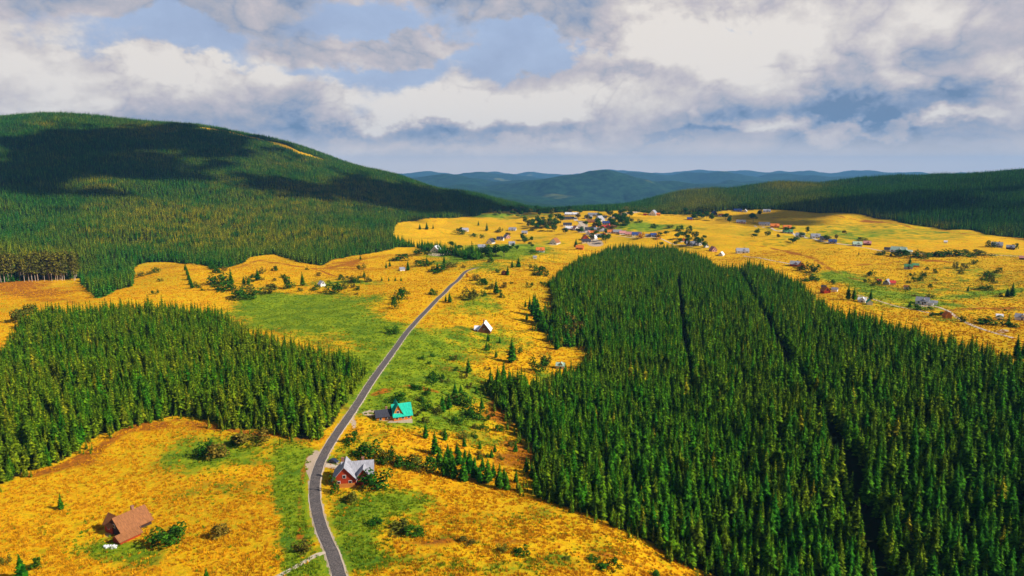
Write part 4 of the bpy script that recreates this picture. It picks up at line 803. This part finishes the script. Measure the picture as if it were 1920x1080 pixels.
# the many small ones: px, py of the foot, width px, orientation (s = ridge across, g = gable to the viewer), wall, roof, label, annex
HL = [(1050, 692, 19, 's', 'cream', 'palegreen', 'pale hut in the small clearing cut into the big forest', 0), (606, 537, 15, 'g', 'white', 'white', 'tiny white cottage beside dark trees in the left golden field', 0), (815, 474, 24, 'g', 'cream', 'white', 'chalet with large white roof and orange gable below the wedge of woods', 1),
 (755, 508, 12, 's', 'white', 'grey', 'small white hut half hidden by a spruce above the green field', 0), (842, 477, 8, 's', 'white', 'white', 'white shed right of the chalet with the large white roof', 0), (873, 434, 15, 's', 'white', 'lightgrey', 'pale grey-roofed cottage alone on the upper golden meadow', 0), (917, 457, 17, 'g', 'white', 'dark', 'dark-roofed house above the green hollow, upper left', 0),
 (904, 467, 18, 's', 'grey', 'grey', 'long low grey house just above the green hollow', 0), (937, 451, 16, 's', 'white', 'dark', 'dark-roofed house with white base left of the outlying group', 0), (953, 447, 13, 'g', 'pink', 'grey', 'pinkish house in the middle of the outlying group', 0), (960, 433, 17, 's', 'white', 'grey', 'grey-roofed cottage at the top of the outlying group', 0),
 (960, 460, 14, 's', 'white', 'grey', 'low white house just over the green hollow', 0), (983, 439, 13, 's', 'cream', 'grey', 'grey-roofed house under the left grove', 0), (1037, 458, 21, 'g', 'white', 'brown', 'large dark gabled chalet with white walls in the golden field', 0), (1013, 473, 20, 's', 'white', 'orange', 'orange-roofed white house left of the village', 0),
 (948, 516, 11, 'g', 'brown', 'brown', 'small brown hut behind a spruce beyond the road bend', 0), (1003, 485, 8, 's', 'white', 'grey', 'tiny grey shed between orange-roofed house and forest', 0),
 (1071, 404, 22, 's', 'white', 'white', 'long white building at the back left of the village', 0), (1066, 412, 17, 's', 'grey', 'dark', 'dark-roofed building in front of the long white one', 0), (1064, 424, 14, 's', 'white', 'dark', 'dark roof over white walls by the left grove', 0), (1070, 431, 18, 's', 'pink', 'white', 'low pale building in front of the left grove', 0), (1082, 431, 9, 'g', 'white', 'pink', 'small pinkish house beside the village street, left', 0),
 (1112, 405, 18, 's', 'grey', 'grey', 'broad grey-teal building at the top of the village', 0), (1104, 410, 12, 's', 'grey', 'lightgrey', 'grey house high in the village, left of the broad one', 0), (1120, 415, 14, 'g', 'white', 'lightgrey', 'pale gabled house in the upper village centre', 0), (1107, 418, 12, 's', 'orange', 'brown', 'orange-walled house left of the pale gabled one', 0), (1131, 410, 12, 's', 'grey', 'dark', 'dark house at the upper right of the village', 0),
 (1136, 421, 12, 's', 'white', 'blue', 'blue-roofed house behind the red roof', 0), (1130, 429, 15, 's', 'white', 'red', 'bright red roof in the heart of the village', 0), (1141, 428, 10, 'g', 'pink', 'red', 'smaller red-roofed house right of the brightest red roof', 0), (1127, 435, 13, 's', 'white', 'lightgrey', 'light grey roof in front of the bright red one', 0), (1113, 427, 9, 'g', 'cream', 'orange', 'little orange-roofed house by the street', 0),
 (1105, 433, 13, 's', 'grey', 'dark', 'dark grey roof right of the village street', 0), (1119, 433, 10, 's', 'grey', 'grey', 'grey house left of the light grey roof', 0), (1103, 441, 10, 'g', 'white', 'pink', 'pink-roofed house at the lower left of the village', 0), (1112, 440, 11, 's', 'orange', 'orange', 'orange house at the lower left of the village', 0), (1099, 450, 11, 'g', 'red', 'orange', 'red-walled house by the lower street', 0),
 (1111, 449, 9, 'g', 'white', 'white', 'white house by the lower street', 0), (1100, 456, 14, 's', 'cream', 'dark', 'dark-roofed barn at the lower end of the street', 0), (1124, 446, 11, 's', 'pink', 'grey', 'grey-roofed pink house right of the lower street', 0), (1134, 445, 10, 'g', 'orange', 'orange', 'bright orange gabled house right of the lower street', 0), (1140, 438, 10, 's', 'white', 'orange', 'orange roof under the red ones', 0),
 (1150, 427, 10, 's', 'brown', 'brown', 'brown house at the right grove', 0), (1147, 437, 11, 's', 'cream', 'brown', 'brown-roofed house in the row along the green-yellow field, left end', 0), (1157, 438, 13, 's', 'pink', 'grey', 'grey-roofed pink house in the row along the green-yellow field', 0), (1168, 440, 11, 's', 'white', 'pink', 'pink-roofed house in the row along the green-yellow field', 0),
 (1179, 442, 13, 's', 'cream', 'pink', 'pale pink-roofed house at the right end of the row', 0), (1194, 443, 15, 's', 'white', 'blue', 'blue-roofed house left of the first orange bush', 0), (1226, 444, 14, 's', 'grey', 'blue', 'blue-roofed house left of the second orange bush', 0), (1214, 444, 10, 's', 'grey', 'grey', 'small grey house between the two orange bushes', 0),
 (1086, 468, 12, 's', 'orange', 'orange', 'small orange hut at the lower village edge by the spruce', 0), (1223, 404, 20, 'g', 'white', 'grey', 'large grey-white house at the foot of the right hill', 0), (1234, 404, 9, 's', 'orange', 'orange', 'orange annex house right of the large grey-white one', 0), (1209, 404, 7, 's', 'red', 'red', 'small red shed left of the large grey-white house', 0),
 (1281, 454, 12, 's', 'white', 'red', 'dark red roof behind the big forest', 0), (1295, 461, 22, 's', 'grey', 'grey', 'wide grey-blue roof behind the big forest', 0), (1315, 460, 14, 'g', 'white', 'grey', 'grey roof with white gable behind the big forest', 0), (1326, 464, 10, 'g', 'white', 'grey', 'small white gabled house right behind the big forest', 0),
 (1293, 413, 12, 's', 'orange', 'blue', 'blue-roofed house in the back row right of the village', 0), (1341, 403, 13, 'g', 'dark', 'blue', 'dark blue gabled house on the back row', 0), (1351, 406, 11, 's', 'white', 'orange', 'white house right of the dark blue gabled one', 0), (1383, 397, 18, 's', 'grey', 'blue', 'dark blue-roofed barn under the right hill', 0), (1397, 398, 9, 'g', 'white', 'white', 'small white house right of the blue-roofed barn', 0),
 (1438, 398, 16, 's', 'white', 'lightgrey', 'whitish house at the foot of the right hill among dark trees', 0), (1389, 419, 21, 's', 'pink', 'grey', 'long pinkish house on the lane, left end', 0), (1433, 423, 24, 's', 'white', 'lightgrey', 'grey-white house by the lane with a white gable', 1), (1453, 427, 19, 's', 'orange', 'orange', 'left one of the orange-red roofs on the lane', 0), (1477, 430, 18, 's', 'orange', 'orange', 'right one of the orange-red roofs on the lane', 0),
 (1478, 438, 21, 's', 'grey', 'green', 'green-roofed shed in front of the orange-red roofs', 0), (1500, 445, 20, 's', 'white', 'grey', 'grey-roofed house with white gable by the lane', 0), (1530, 447, 20, 's', 'white', 'grey', 'grey-purple roof in the lane row', 0), (1546, 451, 17, 's', 'grey', 'dark', 'dark roof in the middle of the lane row', 0), (1561, 457, 17, 's', 'grey', 'blue', 'blue-black roof at the right end of the lane row', 0),
 (1340, 472, 15, 'g', 'pink', 'pink', 'pale pink house at the upper rim of the big forest', 0), (1351, 480, 12, 'g', 'white', 'white', 'small white house at the upper rim of the big forest', 0), (1393, 475, 28, 's', 'white', 'lightgrey', 'large light grey roofed barn above the big forest', 0), (1490, 500, 22, 's', 'red', 'lightgrey', 'red-walled house with pale grey roof above the big forest', 0), (1505, 504, 16, 'g', 'orange', 'orange', 'bright orange house joined to the pale grey roof', 0),
 (1551, 550, 18, 'g', 'red', 'orange', 'orange-red house at the forest rim', 0), (1564, 547, 12, 's', 'white', 'grey', 'small pale shed right of the orange-red house', 0), (1544, 542, 10, 's', 'dark', 'dark', 'dark shed left of the orange-red house', 0), (1608, 462, 19, 's', 'grey', 'palegreen', 'pale green-roofed farmhouse by the lane', 0), (1626, 460, 16, 's', 'brown', 'pink', 'pink-roofed barn right of the pale green farmhouse', 0),
 (1683, 473, 32, 's', 'white', 'palegreen', 'largest whitish-green house on the right lane', 1), (1663, 470, 12, 's', 'grey', 'dark', 'dark shed left of the largest lane house', 0), (1703, 505, 17, 's', 'grey', 'green', 'dark green-roofed hut on the right meadow', 0), (1717, 501, 13, 's', 'orange', 'green', 'green-roofed hut with an orange wall on the right meadow', 0), (1661, 534, 16, 'g', 'grey', 'grey', 'blue-grey gabled cottage on the right meadow', 0),
 (1673, 534, 14, 's', 'pink', 'red', 'red cottage beside the blue-grey gabled one', 0), (1649, 530, 8, 's', 'red', 'red', 'tiny red shed left of the red cottage', 0), (1699, 542, 9, 's', 'white', 'brown', 'tiny hut alone in the middle of the right meadow', 0), (1631, 572, 14, 'g', 'white', 'teal', 'teal-roofed hut at the right rim of the big forest', 0), (1615, 567, 16, 's', 'white', 'white', 'white low shed left of the teal-roofed hut', 0),
 (1728, 571, 26, 's', 'white', 'grey', 'big grey-roofed house at the right rim of the big forest', 1), (1752, 572, 10, 's', 'white', 'grey', 'little white shed right of the big grey-roofed house', 0), (1779, 597, 16, 'g', 'orange', 'orange', 'orange hut at the forest rim on the right', 0), (1869, 464, 22, 's', 'grey', 'grey', 'grey house on the far right lane', 0), (1894, 468, 16, 's', 'dark', 'grey', 'dark grey house right of the far right lane house', 0),
 (1918, 487, 14, 's', 'dark', 'pink', 'dark house cut by the right edge', 0), (1874, 598, 9, 's', 'white', 'white', 'tiny white hut behind the dark hedge at right', 0), (1914, 601, 24, 's', 'white', 'lightgrey', 'white cottage with grey roof at the right picture edge', 0), (1773, 456, 6, 's', 'white', 'white', 'tiny white hut alone high on the right meadow', 0)]
HR = random.Random(21)
for px, py, wp, o_, wa, ro, lab, anx in HL:
    e, b, k = place(px, py, 'house', lab); Wm = max(4.2, wp*k*(1.15 if 1050 < px < 1200 and py < 470 else .8)); rel = HR.uniform(-14, 14)
    big = Wm > 8
    if o_ == 's':
        L = Wm; D = min(Wm*.72, 9.5); e.rotation_euler[2] = -b+R(rel)
        wing(e, 0, D/2, L, D, 2.9 if big else 2.1, D*.42, 0, wa, ro, False, big, wp > 14)
        if wp > 15:
            wing(e, L*.12, D*.36, D*.55, D*.42, 3.2, D*.26, R(90), wa, ro, False, False)
    else:
        D = Wm*.86; L = Wm*1.05; e.rotation_euler[2] = -b+R(90+rel+HR.choice((-18, 18)))
        wing(e, L/2, 0, L, D, 2.6 if big else 2.0, D*.55, 0, wa, ro, False, big, False)
    if anx: wing(e, Wm*.62, Wm*.3, Wm*.5, Wm*.38, 2.0, 1.4, 0, 'white', ro, False, False)
# parked car by the red-gabled house, white heap by the brown house
x, y, z, t = at(626, 868)
car = empty('parked_car', (x, y, z+.25), R(-25)); tag(car, 'small dark blue car parked on the gravel drive by the road bend', 'car')
MC = plain('car_paint', (.02, .03, .07), .1, 1, .3, .5); MT = plain('tyre', (.02, .02, .02), .1, 3); MR = plain('rim', (.4, .4, .42), .1, 3)
mb = MB(); mb.prism([(-2.1, .3), (2.1, .3), (2.15, .75), (1.2, .92), (.55, 1.42), (-1.2, 1.45), (-1.9, .98), (-2.15, .8)], 'y', -.85, .85); mb.obj('body', MC, car)
mb = MB(); mb.prism([(1.02, .95), (.5, 1.36), (-1.1, 1.38), (-1.6, .98)], 'y', -.87, .87); mb.obj('window', M_GLASS, car)
for wx, wy in ((1.35, .8), (1.35, -.8), (-1.35, .8), (-1.35, -.8)):
    mb = MB(); mb.prism([(.33*math.cos(a*.5236), .33*math.sin(a*.5236)) for a in range(12)], 'y', -.1, .1); wo = mb.obj('wheel', MT, car); wo.location = (wx, wy, .33)
    mb = MB(); mb.prism([(.2*math.cos(a*.785), .2*math.sin(a*.785)) for a in range(8)], 'y', -.12, .12); mb.obj('rim', MR, wo)
for wy in (-.6, .6):
    mb = MB(); mb.box(2.1, 2.17, wy-.18, wy+.18, .6, .76); mb.obj('headlight', M_FRAME, car)
def heap(px, py, wm_, hm_, name, label, cat, seed, mat):
    x, y, z, t = at(px, py); r = random.Random(seed); mb = MB()
    for _ in range(26):
        a, q = r.uniform(0, 6.28), r.uniform(0, 1)**.6; bx, by = math.cos(a)*q*wm_/2, math.sin(a)*q*wm_/5; s = r.uniform(.3, .6)*hm_; zz = (1-q)*hm_*.5
        n = len(mb.v); P = [(bx+s*math.cos(i*1.05)*r.uniform(.7, 1.2), by+s*math.sin(i*1.05)*r.uniform(.7, 1.2)) for i in range(6)]
        mb.v += [(p[0], p[1], -.3) for p in P]+[(p[0]*.9+bx*.1, p[1]*.9+by*.1, zz+s*r.uniform(.6, 1)) for p in P]
        for i in range(6): j = (i+1) % 6; mb.f.append((n+i, n+j, n+6+j, n+6+i)); mb.mi.append(0)
        mb.f.append(tuple(range(n+6, n+12))); mb.mi.append(0)
    o = mb.obj(name, mat); o.location = (x, y, z); o.rotation_euler[2] = R(-15); tag(o, label, cat)
MW = plain('white_stone', (.85, .84, .86), .12, 3)
heap(208, 1026, 4.6, .9, 'stone_pile', 'low white stone heap on the ground in front of the brown-roofed chalet', 'stone pile', 1, MW)
heap(690, 888, 4.2, .9, 'stone_pile', 'pale stone heap at the right end of the red-gabled house', 'stone pile', 2, MW)

# ------------------------------------------------------------------ unseen cumulus, added out of frame to cast shade on the hills
sd = np.array([math.sin(SUN_AZ)*math.cos(SUN_EL), math.cos(SUN_AZ)*math.cos(SUN_EL), math.sin(SUN_EL)])
m, T = newmat('shade_cloud_white'); finish(T, (.85, .85, .86, 1), 1.0, None, 0)
def cumulus(px, py, rx, ry, seed, label):
    x, y, z, t = at(px, py, 12); r = random.Random(seed); t = (2600-z)/sd[2]; bpos = np.array([x, y, z])+sd*t
    mb = MB()
    for i in range(70):
        a, q = r.uniform(0, 6.28), (r.random()**.6 if i < 34 else r.uniform(.75, 1.35)); cx, cy = rx*q*math.cos(a), ry*q*math.sin(a); s_ = max(0, 1.15-q)*min(rx, ry)*r.uniform(.22, .45)+r.uniform(8, 22)
        n = len(mb.v); K, Lv = 12, 6
        for j in range(Lv+1):
            ph = math.pi*j/Lv
            for k in range(K):
                th = 6.283*k/K; w_ = s_*(1+.16*math.sin(3*th+i)*math.sin(ph)+r.uniform(-.07, .07)); mb.v.append((cx+w_*math.sin(ph)*math.cos(th), cy+w_*math.sin(ph)*math.sin(th), max(-8, w_*.6*math.cos(ph))))
        for j in range(Lv):
            for k in range(K): mb.f.append((n+j*K+k, n+(j+1)*K+k, n+(j+1)*K+(k+1) % K, n+j*K+(k+1) % K)); mb.mi.append(0)
    o = mb.obj('cloud', MATS['shade_cloud_white']); o.location = bpos; tag(o, label, 'cloud'); o['kind'] = 'stuff'
cumulus(60, 300, 420, 520, 1, 'unseen cumulus cloud added to shade the left mountain')
cumulus(330, 255, 330, 330, 2, 'unseen cumulus cloud added to shade the mountain ridge')
cumulus(820, 370, 420, 330, 4, 'unseen cumulus cloud added to shade the far saddle of the valley')
cumulus(1760, 362, 480, 200, 5, 'unseen cumulus cloud added to shade the long hill on the right')
cumulus(560, 345, 170, 120, 6, 'little unseen cumulus cloud added to shade the middle of the mountain slope')
# ------------------------------------------------------------------ air
mb = MB(); mb.box(-25000, 25000, -25000, 25000, -560, 620)
m, T = newmat('air'); v = T.n('ShaderNodeVolumePrincipled', {'Color': (.22, .54, 1.0, 1), 'Density': 4.2e-5, 'Anisotropy': .0}); T.n('ShaderNodeOutputMaterial', {1: v.outputs[0]})
hz_ = mb.obj('haze', m); hz_['kind'] = 'stuff'; tag(hz_, 'thin blue air softening the far hills', 'haze')
